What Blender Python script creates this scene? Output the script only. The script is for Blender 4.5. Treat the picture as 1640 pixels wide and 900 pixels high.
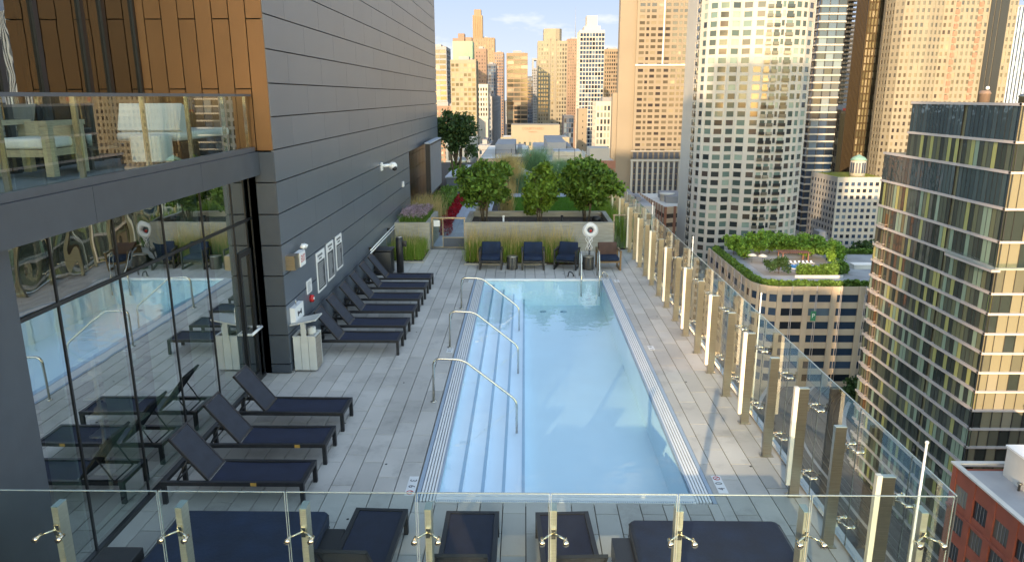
import bpy, bmesh, math, random
import numpy as np
from mathutils import Matrix, Vector, Euler

for o in list(bpy.data.objects):
    bpy.data.objects.remove(o)
SC = bpy.context.scene
COL = SC.collection
R = math.radians
rng = random.Random(7)

# ------------------------------------------------------------------ camera
cam_d = bpy.data.cameras.new('camera'); cam = bpy.data.objects.new('camera', cam_d); COL.objects.link(cam)
RT = Vector((0.999859, 0.016633, -0.002167)); UP = Vector((-0.001952, 0.243666, 0.969857)); FW = Vector((-0.016660, 0.969717, -0.243664))
cam.matrix_world = Matrix(((RT.x, UP.x, -FW.x, 0), (RT.y, UP.y, -FW.y, 0), (RT.z, UP.z, -FW.z, 5.3), (0, 0, 0, 1)))
cam_d.sensor_width = 36; cam_d.lens = 25.793
cam_d.clip_start = .1; cam_d.clip_end = 20000
SC.camera = cam

# ------------------------------------------------------------------ world, sun, exposure
SUN_AZ, SUN_EL = R(18), R(12.5)            # light travels towards +Y, turned 18 degrees to +X
w = bpy.data.worlds.new('World'); SC.world = w; w.use_nodes = True
nt = w.node_tree; nt.nodes.clear()
sky = nt.nodes.new('ShaderNodeTexSky'); sky.sky_type = 'NISHITA'; sky.sun_disc = False
sky.sun_elevation = SUN_EL; sky.sun_rotation = R(180) + SUN_AZ
sky.air_density = 1.0; sky.dust_density = 0.4; sky.ozone_density = 1.0; sky.altitude = 200
bg = nt.nodes.new('ShaderNodeBackground'); bg.inputs['Strength'].default_value = 0.15
wo = nt.nodes.new('ShaderNodeOutputWorld')
tc = nt.nodes.new('ShaderNodeTexCoord')
mp = nt.nodes.new('ShaderNodeMapping'); mp.inputs['Scale'].default_value = (1.6, 1.6, 5.5)
cn = nt.nodes.new('ShaderNodeTexNoise'); cn.inputs['Scale'].default_value = 5.5; cn.inputs['Detail'].default_value = 7; cn.inputs['Roughness'].default_value = .55
cr = nt.nodes.new('ShaderNodeValToRGB'); cr.color_ramp.elements[0].position = .55; cr.color_ramp.elements[1].position = .74
cr.color_ramp.elements[1].color = (.75, .75, .75, 1)
mx = nt.nodes.new('ShaderNodeMixRGB'); mx.inputs['Color2'].default_value = (1.5, 1.62, 1.9, 1)
nt.links.new(tc.outputs['Generated'], mp.inputs['Vector']); nt.links.new(mp.outputs[0], cn.inputs['Vector'])
nt.links.new(cn.outputs['Fac'], cr.inputs['Fac']); nt.links.new(cr.outputs['Color'], mx.inputs['Fac'])
# the sky away from the sun: pale blue down to the horizon instead of a white glare
cap = nt.nodes.new('ShaderNodeVectorMath'); cap.operation = 'MINIMUM'; 
cr2 = nt.nodes.new('ShaderNodeValToRGB'); e = cr2.color_ramp.elements     # paler at the horizon, deeper blue higher up
e[0].position = 0; e[0].color = (1.0, 1.22, 1.62, 1); e[1].position = .30; e[1].color = (.50, .80, 1.45, 1)
el = e.new(.13); el.color = (.66, .96, 1.55, 1)
sx = nt.nodes.new('ShaderNodeSeparateXYZ'); nt.links.new(tc.outputs['Generated'], sx.inputs[0])
nt.links.new(sx.outputs['Z'], cr2.inputs['Fac']); nt.links.new(cr2.outputs[0], cap.inputs[1])
nt.links.new(sky.outputs['Color'], cap.inputs[0])
sm = nt.nodes.new('ShaderNodeMapRange'); sm.inputs['From Min'].default_value = -.15; sm.inputs['From Max'].default_value = .35; nt.links.new(sx.outputs['Y'], sm.inputs['Value'])
cm = nt.nodes.new('ShaderNodeMixRGB'); nt.links.new(sm.outputs[0], cm.inputs['Fac']); nt.links.new(sky.outputs['Color'], cm.inputs['Color1']); nt.links.new(cap.outputs[0], cm.inputs['Color2'])
nt.links.new(cm.outputs[0], mx.inputs['Color1']); nt.links.new(mx.outputs[0], bg.inputs['Color'])
nt.links.new(bg.outputs[0], wo.inputs['Surface'])

sd = bpy.data.lights.new('sun', 'SUN'); sun = bpy.data.objects.new('sun', sd); COL.objects.link(sun)
sd.energy = 2.0; sd.angle = R(.55); sd.color = (.88, .68, .49)
dv = Vector((math.sin(SUN_AZ)*math.cos(SUN_EL), math.cos(SUN_AZ)*math.cos(SUN_EL), -math.sin(SUN_EL)))
sun.rotation_euler = dv.to_track_quat('-Z', 'Y').to_euler()
SC.view_settings.view_transform = 'Standard'; SC.view_settings.look = 'None'
SC.view_settings.gamma = 1; SC.view_settings.exposure = 2.42; SC.view_settings.use_curve_mapping = False
SC.view_settings.use_white_balance = True; SC.view_settings.white_balance_temperature = 8100; SC.view_settings.white_balance_tint = 10
SC.render.engine = 'CYCLES'
SC.cycles.use_denoising = True
SC.cycles.max_bounces = 8; SC.cycles.glossy_bounces = 5; SC.cycles.diffuse_bounces = 3
SC.cycles.transmission_bounces = 6; SC.cycles.transparent_max_bounces = 28
SC.cycles.caustics_reflective = False; SC.cycles.caustics_refractive = False
SC.cycles.sample_clamp_indirect = 6

# ------------------------------------------------------------------ materials
MATS = {}
def _nodes(name):
    m = bpy.data.materials.new(name); m.use_nodes = True
    nt = m.node_tree; b = nt.nodes['Principled BSDF']; MATS[name] = m
    return m, nt, b
def mat(name, col, rough=.6, metal=0, var=.12, scale=3, bump=0, bscale=40, island=0, spec=.5, stretch=(1, 1, 1), coords='Object', stain=0):
    """procedural surface: base colour moved by noise (var) and per piece (island)"""
    m, nt, b = _nodes(name); N = nt.nodes; L = nt.links
    tc = N.new('ShaderNodeTexCoord'); mp = N.new('ShaderNodeMapping'); mp.inputs['Scale'].default_value = stretch
    L.new(tc.outputs[coords], mp.inputs['Vector'])
    n = N.new('ShaderNodeTexNoise'); n.inputs['Scale'].default_value = scale; n.inputs['Detail'].default_value = 6
    L.new(mp.outputs[0], n.inputs['Vector'])
    mr = N.new('ShaderNodeMapRange'); mr.inputs['From Min'].default_value = .3; mr.inputs['From Max'].default_value = .7
    mr.inputs['To Min'].default_value = 1-var; mr.inputs['To Max'].default_value = 1+var
    L.new(n.outputs['Fac'], mr.inputs['Value'])
    fac = mr.outputs[0]
    if stain:
        n3 = N.new('ShaderNodeTexNoise'); n3.inputs['Scale'].default_value = stain; n3.inputs['Detail'].default_value = 8; n3.inputs['Roughness'].default_value = .7
        L.new(mp.outputs[0], n3.inputs['Vector'])
        m3 = N.new('ShaderNodeMapRange'); m3.inputs['From Min'].default_value = .52; m3.inputs['From Max'].default_value = .72; m3.inputs['To Min'].default_value = 1; m3.inputs['To Max'].default_value = .72
        L.new(n3.outputs['Fac'], m3.inputs['Value']); q3 = N.new('ShaderNodeMath'); q3.operation = 'MULTIPLY'; L.new(fac, q3.inputs[0]); L.new(m3.outputs[0], q3.inputs[1]); fac = q3.outputs[0]
    if island:
        g = N.new('ShaderNodeNewGeometry'); oi = N.new('ShaderNodeObjectInfo')
        ad = N.new('ShaderNodeMath'); ad.operation = 'ADD'; L.new(g.outputs['Random Per Island'], ad.inputs[0]); L.new(oi.outputs['Random'], ad.inputs[1])
        fr = N.new('ShaderNodeMath'); fr.operation = 'FRACT'; L.new(ad.outputs[0], fr.inputs[0])
        m2 = N.new('ShaderNodeMapRange'); m2.inputs['To Min'].default_value = 1-island; m2.inputs['To Max'].default_value = 1+island
        L.new(fr.outputs[0], m2.inputs['Value'])
        mu = N.new('ShaderNodeMath'); mu.operation = 'MULTIPLY'; L.new(fac, mu.inputs[0]); L.new(m2.outputs[0], mu.inputs[1]); fac = mu.outputs[0]
    vm = N.new('ShaderNodeVectorMath'); vm.operation = 'SCALE'; vm.inputs[0].default_value = col[:3]
    L.new(fac, vm.inputs['Scale']); L.new(vm.outputs[0], b.inputs['Base Color'])
    b.inputs['Roughness'].default_value = rough; b.inputs['Metallic'].default_value = metal
    b.inputs['Specular IOR Level'].default_value = spec
    if bump:
        n2 = N.new('ShaderNodeTexNoise'); n2.inputs['Scale'].default_value = bscale; n2.inputs['Detail'].default_value = 4
        L.new(mp.outputs[0], n2.inputs['Vector'])
        bp = N.new('ShaderNodeBump'); bp.inputs['Strength'].default_value = bump; bp.inputs['Distance'].default_value = .02
        L.new(n2.outputs['Fac'], bp.inputs['Height']); L.new(bp.outputs[0], b.inputs['Normal'])
    return m
def glass(name, tint=(.9, .95, .93), ior=1.55, rough=.0, wav=0, wscale=1.2, boost=0):
    """clear pane: what lies behind shows through, reflections by Fresnel"""
    m, nt, b = _nodes(name); N = nt.nodes; L = nt.links; N.remove(b)
    t = N.new('ShaderNodeBsdfTransparent'); t.inputs[0].default_value = (*tint, 1)
    g = N.new('ShaderNodeBsdfGlossy'); g.inputs['Roughness'].default_value = rough; g.inputs['Color'].default_value = (.97, 1, .99, 1)
    f = N.new('ShaderNodeFresnel'); f.inputs['IOR'].default_value = ior
    mxs = N.new('ShaderNodeMixShader'); out = N['Material Output']
    fac = f.outputs[0]
    gm = N.new('ShaderNodeNewGeometry'); inv = N.new('ShaderNodeMath'); inv.operation = 'SUBTRACT'; inv.inputs[0].default_value = 1; L.new(gm.outputs['Backfacing'], inv.inputs[1])
    if boost:
        a = N.new('ShaderNodeMath'); a.operation = 'ADD'; a.use_clamp = True; a.inputs[1].default_value = boost; L.new(fac, a.inputs[0]); fac = a.outputs[0]
    ml = N.new('ShaderNodeMath'); ml.operation = 'MULTIPLY'; L.new(fac, ml.inputs[0]); L.new(inv.outputs[0], ml.inputs[1]); fac = ml.outputs[0]
    if wav:
        tc = N.new('ShaderNodeTexCoord'); n = N.new('ShaderNodeTexNoise'); n.inputs['Scale'].default_value = wscale; n.inputs['Detail'].default_value = 2
        L.new(tc.outputs['Object'], n.inputs['Vector'])
        bp = N.new('ShaderNodeBump'); bp.inputs['Strength'].default_value = wav; bp.inputs['Distance'].default_value = .05
        L.new(n.outputs['Fac'], bp.inputs['Height']); L.new(bp.outputs[0], g.inputs['Normal'])
    L.new(fac, mxs.inputs[0]); L.new(t.outputs[0], mxs.inputs[1]); L.new(g.outputs[0], mxs.inputs[2]); L.new(mxs.outputs[0], out.inputs['Surface'])
    return m
def winmat(name, cols, rough=.08, spec=.6, metal=0.0, wav=0):
    """tower panes: one of a few tones per pane (blinds, curtains, dark rooms, reflections put into the colour) under a glossy skin"""
    m, nt, b = _nodes(name); N = nt.nodes; L = nt.links
    g = N.new('ShaderNodeNewGeometry'); oi = N.new('ShaderNodeObjectInfo')
    ad = N.new('ShaderNodeMath'); ad.operation = 'ADD'; L.new(g.outputs['Random Per Island'], ad.inputs[0]); L.new(oi.outputs['Random'], ad.inputs[1])
    fr = N.new('ShaderNodeMath'); fr.operation = 'FRACT'; L.new(ad.outputs[0], fr.inputs[0])
    r = N.new('ShaderNodeValToRGB'); r.color_ramp.interpolation = 'CONSTANT'
    e = r.color_ramp.elements; pos = 0
    for i, (wt, c) in enumerate(cols):
        if i < 2: el = e[i]; el.position = pos
        else: el = e.new(pos)
        el.color = (*c, 1); pos += wt
    L.new(fr.outputs[0], r.inputs['Fac']); L.new(r.outputs[0], b.inputs['Base Color'])
    b.inputs['Roughness'].default_value = rough; b.inputs['Specular IOR Level'].default_value = spec; b.inputs['Metallic'].default_value = metal
    if wav:
        tc = N.new('ShaderNodeTexCoord'); n = N.new('ShaderNodeTexNoise'); n.inputs['Scale'].default_value = .6
        L.new(tc.outputs['Object'], n.inputs['Vector'])
        bp = N.new('ShaderNodeBump'); bp.inputs['Strength'].default_value = wav; bp.inputs['Distance'].default_value = .1
        L.new(n.outputs['Fac'], bp.inputs['Height']); L.new(bp.outputs[0], b.inputs['Normal'])
    return m
def leafmat(name, col, var=.45):
    m = mat(name, col, rough=.55, var=.25, scale=1.5, island=var, spec=.3)
    nt = m.node_tree; b = nt.nodes['Principled BSDF']; out = nt.nodes['Material Output']
    tr = nt.nodes.new('ShaderNodeBsdfTranslucent'); tr.inputs[0].default_value = (col[0]*1.3, col[1]*1.4, col[2]*.7, 1)
    mx = nt.nodes.new('ShaderNodeMixShader'); mx.inputs[0].default_value = .3
    nt.links.new(b.outputs[0], mx.inputs[1]); nt.links.new(tr.outputs[0], mx.inputs[2]); nt.links.new(mx.outputs[0], out.inputs['Surface'])
    return m

# ------------------------------------------------------------------ mesh helpers
BOXF = ((0, 3, 2, 1), (4, 5, 6, 7), (0, 1, 5, 4), (1, 2, 6, 5), (2, 3, 7, 6), (3, 0, 4, 7))
class MB:
    def __init__(s): s.v = []; s.f = []; s.mi = []; s.m = 0; s.sm = []
    def add(s, vs, fs, smooth=False):
        b = len(s.v); s.v += [tuple(p) for p in vs]; s.f += [tuple(b+i for i in f) for f in fs]
        s.mi += [s.m]*len(fs); s.sm += [smooth]*len(fs)
    def box(s, x0, x1, y0, y1, z0, z1):
        s.add(((x0, y0, z0), (x1, y0, z0), (x1, y1, z0), (x0, y1, z0), (x0, y0, z1), (x1, y0, z1), (x1, y1, z1), (x0, y1, z1)), BOXF); return s
    def rbox(s, x0, x1, y0, y1, z0, z1, r=.02, seg=2):
        """box with rounded edges"""
        bm = bmesh.new(); bmesh.ops.create_cube(bm, size=1)
        for v in bm.verts: v.co = Vector(((x0+x1)/2+v.co.x*(x1-x0), (y0+y1)/2+v.co.y*(y1-y0), (z0+z1)/2+v.co.z*(z1-z0)))
        bmesh.ops.bevel(bm, geom=bm.edges[:], offset=r, segments=seg, profile=.5, affect='EDGES')
        bm.verts.index_update(); s.add([v.co[:] for v in bm.verts], [[v.index for v in f.verts] for f in bm.faces], True); bm.free(); return s
    def obox(s, o, u, n, s0, s1, d0, d1, z0, z1):
        """box in a facade frame: along u, outwards n"""
        P = [(o[0]+u[0]*a+n[0]*d, o[1]+u[1]*a+n[1]*d, z) for z in (z0, z1) for a, d in ((s0, d1), (s1, d1), (s1, d0), (s0, d0))]
        s.add(P, BOXF); return s
    def mbox(s, M, x0, x1, y0, y1, z0, z1):
        P = [M @ Vector(p) for p in ((x0, y0, z0), (x1, y0, z0), (x1, y1, z0), (x0, y1, z0), (x0, y0, z1), (x1, y0, z1), (x1, y1, z1), (x0, y1, z1))]
        s.add([p[:] for p in P], BOXF); return s
    def prism(s, pts, z0, z1):
        n = len(pts); s.add([(x, y, z0) for x, y in pts]+[(x, y, z1) for x, y in pts],
              [tuple(range(n-1, -1, -1)), tuple(range(n, 2*n))]+[(i, (i+1) % n, n+(i+1) % n, n+i) for i in range(n)]); return s
    def tube(s, path, r, n=10, closed=False, rs=None):
        path = [Vector(p) for p in path]; k = len(path); rings = []
        up = Vector((0, 0, 1)); prev = None
        for i, p in enumerate(path):
            if closed: t = (path[(i+1) % k]-path[i-1])
            else: t = path[min(i+1, k-1)]-path[max(i-1, 0)]
            t.normalize()
            if prev is None:
                a = up if abs(t.z) < .9 else Vector((1, 0, 0)); x = t.cross(a).normalized()
            else: x = (prev - t*prev.dot(t)).normalized()
            prev = x; y = t.cross(x); rr = rs[i] if rs else r
            rings.append([p+(x*math.cos(2*math.pi*j/n)+y*math.sin(2*math.pi*j/n))*rr for j in range(n)])
        vs = [q[:] for ring in rings for q in ring]; fs = []
        for i in range(k if closed else k-1):
            a, b = i*n, ((i+1) % k)*n
            fs += [(a+j, a+(j+1) % n, b+(j+1) % n, b+j) for j in range(n)]
        if not closed: fs += [tuple(range(n-1, -1, -1)), tuple((k-1)*n+j for j in range(n))]
        s.add(vs, fs, True); return s
    def cyl(s, p0, p1, r, n=16, r1=None): return s.tube([p0, p1], r, n, rs=[r, r1 if r1 is not None else r])
    def lathe(s, prof, c=(0, 0, 0), n=24):
        k = len(prof); vs = [(c[0]+r*math.cos(2*math.pi*j/n), c[1]+r*math.sin(2*math.pi*j/n), c[2]+z) for r, z in prof for j in range(n)]
        fs = [(i*n+j, i*n+(j+1) % n, (i+1)*n+(j+1) % n, (i+1)*n+j) for i in range(k-1) for j in range(n)]
        fs += [tuple(range(n-1, -1, -1)), tuple((k-1)*n+j for j in range(n))]
        s.add(vs, fs, True); return s
    def sphere(s, c, r, n=12, sq=(1, 1, 1)):
        prof = [(max(r*math.sin(math.pi*i/n), 1e-4), -r*math.cos(math.pi*i/n)) for i in range(n+1)]
        b = len(s.v); s.lathe(prof, (0, 0, 0), n*2)
        s.v[b:] = [(c[0]+x*sq[0], c[1]+y*sq[1], c[2]+z*sq[2]) for x, y, z in s.v[b:]]; return s
    def quad(s, a, b, c, d): s.add((a, b, c, d), ((0, 1, 2, 3),)); return s
    def mesh(s, name, mats, off=(0, 0, 0)):
        me = bpy.data.meshes.new(name); ox, oy, oz = off
        me.from_pydata([(x-ox, y-oy, z-oz) for x, y, z in s.v], [], s.f)
        for m in (mats if isinstance(mats, (list, tuple)) else [mats]): me.materials.append(MATS[m])
        me.polygons.foreach_set('material_index', s.mi); me.polygons.foreach_set('use_smooth', s.sm)
        me.update(); return me
ORIG = {}
def tag(o, label=None, cat=None, group=None, kind=None):
    if label: o['label'] = label
    if cat: o['category'] = cat
    if group: o['group'] = group
    if kind: o['kind'] = kind
    return o
def thing(name, label, cat, loc=(0, 0, 0), rz=0, group=None):
    o = bpy.data.objects.new(name, None); COL.objects.link(o); o.empty_display_size = .2
    o.location = loc; o.rotation_euler = (0, 0, rz); tag(o, label, cat, group)
    ORIG[o.name] = tuple(loc); return o
def link(name, me, parent=None):
    o = bpy.data.objects.new(name, me); COL.objects.link(o)
    if parent: o.parent = parent
    return o
def part(name, mb, mats, parent, local=False, label=None):
    """a part: vertices in world metres (or local=True, in the frame of its thing)"""
    off = (0, 0, 0) if local else ORIG.get(parent.name, (0, 0, 0))
    o = link(name, mb.mesh(name, mats, off), parent)
    ORIG[o.name] = off
    if label: o['label'] = label
    return o
def solo(name, mb, mats, label=None, cat=None, group=None, kind=None):
    """a top-level thing that is one mesh, its origin at its base"""
    if kind == 'structure' or kind == 'stuff': off = (0, 0, 0)
    else:
        xs = [p[0] for p in mb.v]; ys = [p[1] for p in mb.v]; zs = [p[2] for p in mb.v]
        off = ((min(xs)+max(xs))/2, (min(ys)+max(ys))/2, min(zs))
    o = link(name, mb.mesh(name, mats, off)); o.location = off; ORIG[o.name] = off
    return tag(o, label, cat, group, kind)
def copy_tree(o, parent=None):
    c = o.copy(); COL.objects.link(c); c.parent = parent
    for ch in list(o.children): copy_tree(ch, c)
    return c
def again(o, loc, rz=None, label=None):
    c = copy_tree(o); c.location = loc
    if rz is not None: c.rotation_euler = (0, 0, rz)
    if label: c['label'] = label
    return c
def text(name, body, size, M, m, parent=None, depth=.002, align='CENTER', font_scale=(1, 1)):
    cu = bpy.data.curves.new(name, 'FONT'); cu.body = body; cu.size = size; cu.extrude = depth; cu.align_x = align; cu.align_y = 'CENTER'
    t = bpy.data.objects.new(name, cu); COL.objects.link(t)
    dg = bpy.context.evaluated_depsgraph_get(); me = bpy.data.meshes.new_from_object(t.evaluated_get(dg))
    bpy.data.objects.remove(t); bpy.data.curves.remove(cu)
    me.transform(Matrix.Diagonal((font_scale[0], font_scale[1], 1, 1))); me.transform(M)
    if parent: me.transform(Matrix.Translation(-Vector(ORIG.get(parent.name, (0, 0, 0)))))
    me.materials.clear(); me.materials.append(MATS[m]); me.name = name
    return link(name, me, parent)
def npmesh(name, V, F, m, parent=None, smooth=False):
    me = bpy.data.meshes.new(name); nv = len(V); nf = len(F); k = F.shape[1]
    me.vertices.add(nv); me.vertices.foreach_set('co', V.astype(np.float32).ravel())
    me.loops.add(nf*k); me.loops.foreach_set('vertex_index', F.astype(np.int32).ravel())
    me.polygons.add(nf); me.polygons.foreach_set('loop_start', np.arange(0, nf*k, k, dtype=np.int32))
    try: me.polygons.foreach_set('loop_total', np.full(nf, k, dtype=np.int32))
    except Exception: pass
    me.update(calc_edges=True); me.validate()
    me.materials.append(MATS[m])
    return link(name, me, parent)
# ------------------------------------------------------------------ palette
mat('paver', (.53, .50, .46), .66, var=.10, scale=.9, island=.12, bump=.15, bscale=60, stain=1.7)
mat('dark_gap', (.03, .03, .032), .9)
mat('concrete', (.40, .37, .31), .85, var=.16, scale=2.2, bump=.3, bscale=14, stretch=(1, 1, 7))
mat('cladding', (.17, .20, .24), .38, metal=.45, var=.035, scale=.6, island=.035)
mat('cladding_dark', (.075, .09, .11), .4, metal=.3, var=.06, island=.05)
mat('fascia', (.10, .115, .135), .4, metal=.4, var=.06, island=.04)
mat('copper', (.235, .115, .048), .38, metal=.35, var=.08, scale=.8, island=.07)
mat('black_frame', (.012, .013, .015), .35, var=.1)
mat('steel', (.62, .58, .50), .2, metal=1, var=.06, scale=4, stretch=(1, 1, 12))
mat('brushed', (.36, .33, .27), .30, metal=1, var=.12, scale=6, stretch=(1, 1, 20), bump=.05)
mat('chrome', (.85, .74, .58), .12, metal=1, var=.02)
mat('edge_light', (.32, .40, .39), .25, var=.05)
mat('white_paint', (.8, .8, .79), .45, var=.04)
mat('gutter', (.88, .88, .87), .35, var=.04, scale=5)
mat('gutter_blue', (.36, .45, .55), .5, var=.1, scale=80)
mat('basin', (.64, .88, .95), .5, var=.03, scale=1.2)
mat('basin_step', (.78, .90, .97), .5, var=.03, scale=1.2)
mat('basin_edge', (.28, .48, .62), .5, var=.05)
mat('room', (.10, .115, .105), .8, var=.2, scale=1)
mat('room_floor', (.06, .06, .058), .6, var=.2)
mat('linen', (.8, .8, .8), .8, var=.06)
mat('mesh_navy', (.008, .015, .04), .75, var=.2, scale=8, bump=.3, bscale=300)
mat('mesh_grey', (.028, .033, .048), .8, var=.15, scale=8, bump=.3, bscale=300)
mat('navy', (.004, .018, .052), .85, var=.3, scale=3, bump=.35, bscale=25)
mat('lounger_frame', (.010, .011, .014), .45, var=.2)
mat('bronze_wood', (.20, .125, .055), .5, var=.3, scale=8, stretch=(1, 1, 6))
mat('brass_tag', (.62, .36, .09), .4, metal=.5)
mat('cushion_brown', (.085, .042, .030), .7, var=.25, scale=4)
mat('soil', (.045, .03, .02), .95, var=.5, scale=12, bump=.5)
mat('bin_cream', (.55, .55, .52), .6, var=.08, island=.06)
mat('bin_tan', (.30, .26, .22), .7, var=.25, scale=4, stretch=(1, 1, 25))
mat('black_plastic', (.012, .012, .014), .5, var=.2)
mat('red_paint', (.55, .02, .02), .4)
mat('ink', (.02, .025, .035), .6)
mat('sign_grey', (.10, .12, .15), .6, var=.1)
mat('teak', (.42, .36, .25), .7, var=.2, scale=9, stretch=(1, 1, 8))
mat('drum', (.10, .10, .10), .35, metal=.8, var=.25, scale=2, stretch=(1, 1, .2))
mat('screen_face', (.16, .17, .19), .6, var=.08)
mat('counter_stone', (.30, .34, .40), .35, var=.08)
glass('rail_glass', (.90, .95, .94), 1.9)
glass('pavilion_glass', (.72, .82, .79), 2.6, wav=.025, wscale=1.0, boost=.36)
glass('upper_glass', (.34, .40, .33), 2.1, wav=.22, wscale=.7, boost=.2)
glass('balcony_glass', (.80, .86, .83), 1.9, boost=.04)
glass('dark_glass', (.30, .31, .27), 2.0, wav=.05, boost=.05)
glass('water', (.93, .98, 1.0), 1.75, wav=.13, wscale=3.2)

# ------------------------------------------------------------------ roof deck (setting)
DX0, DX1, DY0, DY1 = -5.15, 3.98, 5.85, 25.7
PX0, PX1, PY0, PY1 = -1.48, 2.60, 8.86, 21.40      # pool opening
deck = MB()
pw, pl, gap = .3045, .914, .013
def paver(x0, x1, y0, y1):
    # cut the paver round the pool opening
    if x1 <= PX0 or x0 >= PX1 or y1 <= PY0 or y0 >= PY1:
        deck.box(x0, x1, y0, y1, -.05, 0)
        return
    if x0 < PX0: deck.box(x0, PX0-gap/2, y0, y1, -.05, 0); x0 = PX0
    if x1 > PX1: deck.box(PX1+gap/2, x1, y0, y1, -.05, 0); x1 = PX1
    if x1-x0 < .01: return
    if y0 < PY0: deck.box(x0, x1, y0, PY0-gap/2, -.05, 0)
    if y1 > PY1: deck.box(x0, x1, PY1+gap/2, y1, -.05, 0)
i = 0; x = DX0
while x < DX1-.05:
    y = DY0 - (pl*.5 if i % 2 else pl*.0) - (.23 if i % 5 == 3 else 0)
    while y < DY1:
        a, b = max(y, DY0)+gap/2, min(y+pl, DY1)-gap/2
        if b-a > .05: paver(x+gap/2, min(x+pw, DX1)-gap/2, a, b)
        y += pl
    x += pw; i += 1
solo('pool_deck', deck, 'paver', kind='structure')
d = MB()
d.box(-12, PX0, 5.6, 62, -1.69, -.055); d.box(PX1, 4.15, 5.6, 62, -1.69, -.055)
d.box(PX0, PX1, 5.6, PY0, -1.69, -.055); d.box(PX0, PX1, PY1, 62, -1.69, -.055)
solo('deck_base', d, 'dark_gap', kind='structure')
drains = MB()
for (x, y) in ((-2.28, 8.43), (-2.1, 9.1), (-2.05, 9.9), (-.35, 8.05), (1.05, 7.6), (3.35, 9.9), (3.2, 8.4), (-3.0, 11.3), (-2.3, 13.1), (3.1, 13.2), (-.6, 22.2), (1.2, 22.0), (-2.5, 16.2), (3.3, 17.5)):
    drains.cyl((x, y, -.01), (x, y, .003), .018, 12)
solo('paver_pedestal_cap', drains, 'dark_gap', kind='stuff')

# ------------------------------------------------------------------ swimming pool
pool = thing('swimming_pool', 'long rectangular pool of pale blue water with white slatted gutters and side steps', 'swimming pool', (.56, 8.86, -1.1))
IX0, IX1, IY0, IY1 = -1.19, 2.31, 9.12, 21.30
b = MB(); F = -.80
b.box(IX0-.15, IX1+.15, IY0-.15, IY1+.1, F-.15, F)
b.box(IX0-.15, IX0, IY0-.15, IY1+.1, F, -.07); b.box(IX1, IX1+.15, IY0-.15, IY1+.1, F, -.07)
b.box(IX0, IX1, IY0-.15, IY0, F, -.07); b.box(IX0, IX1, IY1, IY1+.1, F, -.07)
part('basin', b, 'basin', pool)
for k in range(4):
    st = MB(); x0 = IX0+.002; x1 = IX0 + .30*(k+1)
    st.box(x0 if k == 0 else IX0+.30*k, x1, IY0+.002, IY1-.002, F+.002, -.17-.15*k)
    s_ = part('step', st, 'basin_step', pool)
    e = MB(); e.box(x1-.045, x1+.004, IY0+.003, IY1-.003, -.17-.15*k-.02, -.17-.15*k+.004)
    part('step_nosing', e, 'basin_edge', s_)
for side in (0, 1):
    g = MB(); fr = MB()
    xa, xb = (PX0, IX0) if side == 0 else (IX1, PX1)
    g.box(xa, xb, PY0+.26, PY1-.1, -.09, -.045)
    # outer perforated rim then slats
    rim = (xa, xa+.055) if side == 0 else (xb-.055, xb)
    lo, hi = (xa+.06, xb-.012) if side == 0 else (xa+.012, xb-.06)
    n = 5; wd = (hi-lo)/n
    part('gutter_channel', MB().box(xa+.002, xb-.002, PY0+.002, PY1-.002, -.14, -.05), 'dark_gap', pool)
    sl = MB()
    for j in range(n): sl.box(lo+j*wd+.007, lo+(j+1)*wd-.007, PY0+.03, PY1-.03, -.05, .004)
    part('gutter_slats', sl, 'gutter', pool)
    rr = MB(); rr.box(rim[0], rim[1], PY0, PY1, -.05, .003)
    part('perforated_rim', rr, 'gutter_blue', pool)
    ir = MB(); xi = (xb-.014, xb+.012) if side == 0 else (xa-.012, xa+.014)
    ir.box(xi[0], xi[1], IY0-.02, IY1+.02, -.07, .006)
    part('inner_lip', ir, 'gutter_blue', pool)
nb = MB(); nb.box(IX0-.01, IX1+.01, PY0+.005, PY0+.05, -.05, .004); nb.box(IX0-.01, IX1+.01, PY0+.06, PY0+.135, -.05, .005); nb.box(IX0-.01, IX1+.01, PY0+.15, IY0-.01, -.05, .006)
part('near_gutter', nb, 'gutter', pool)
pr_ = MB()
for j in range(116): pr_.box(IX0+.03*j, IX0+.03*j+.017, PY0+.012, PY0+.04, .0045, .007)
for j in range(116): pr_.box(IX0+.03*j, IX0+.03*j+.017, IY0-.03, IY0-.012, .0065, .008)
part('perforation', pr_, 'gutter_blue', pool)['kind'] = 'stuff'
fb = MB(); fb.box(IX0-.01, IX1+.01, IY1, PY1, -.05, .005)
part('far_coping', fb, 'gutter', pool)
for x, y in ((.55, 20.6), (1.15, 20.6)): part('floor_drain', MB().cyl((x, y, F), (x, y, F+.012), .10, 20), 'basin_edge', pool)
wt = MB(); wt.quad((IX0-.002, IY0-.002, -.03), (IX1+.002, IY0-.002, -.03), (IX1+.002, IY1+.002, -.03), (IX0-.002, IY1+.002, -.03))
solo('pool_water', wt, 'water', kind='structure')

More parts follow.
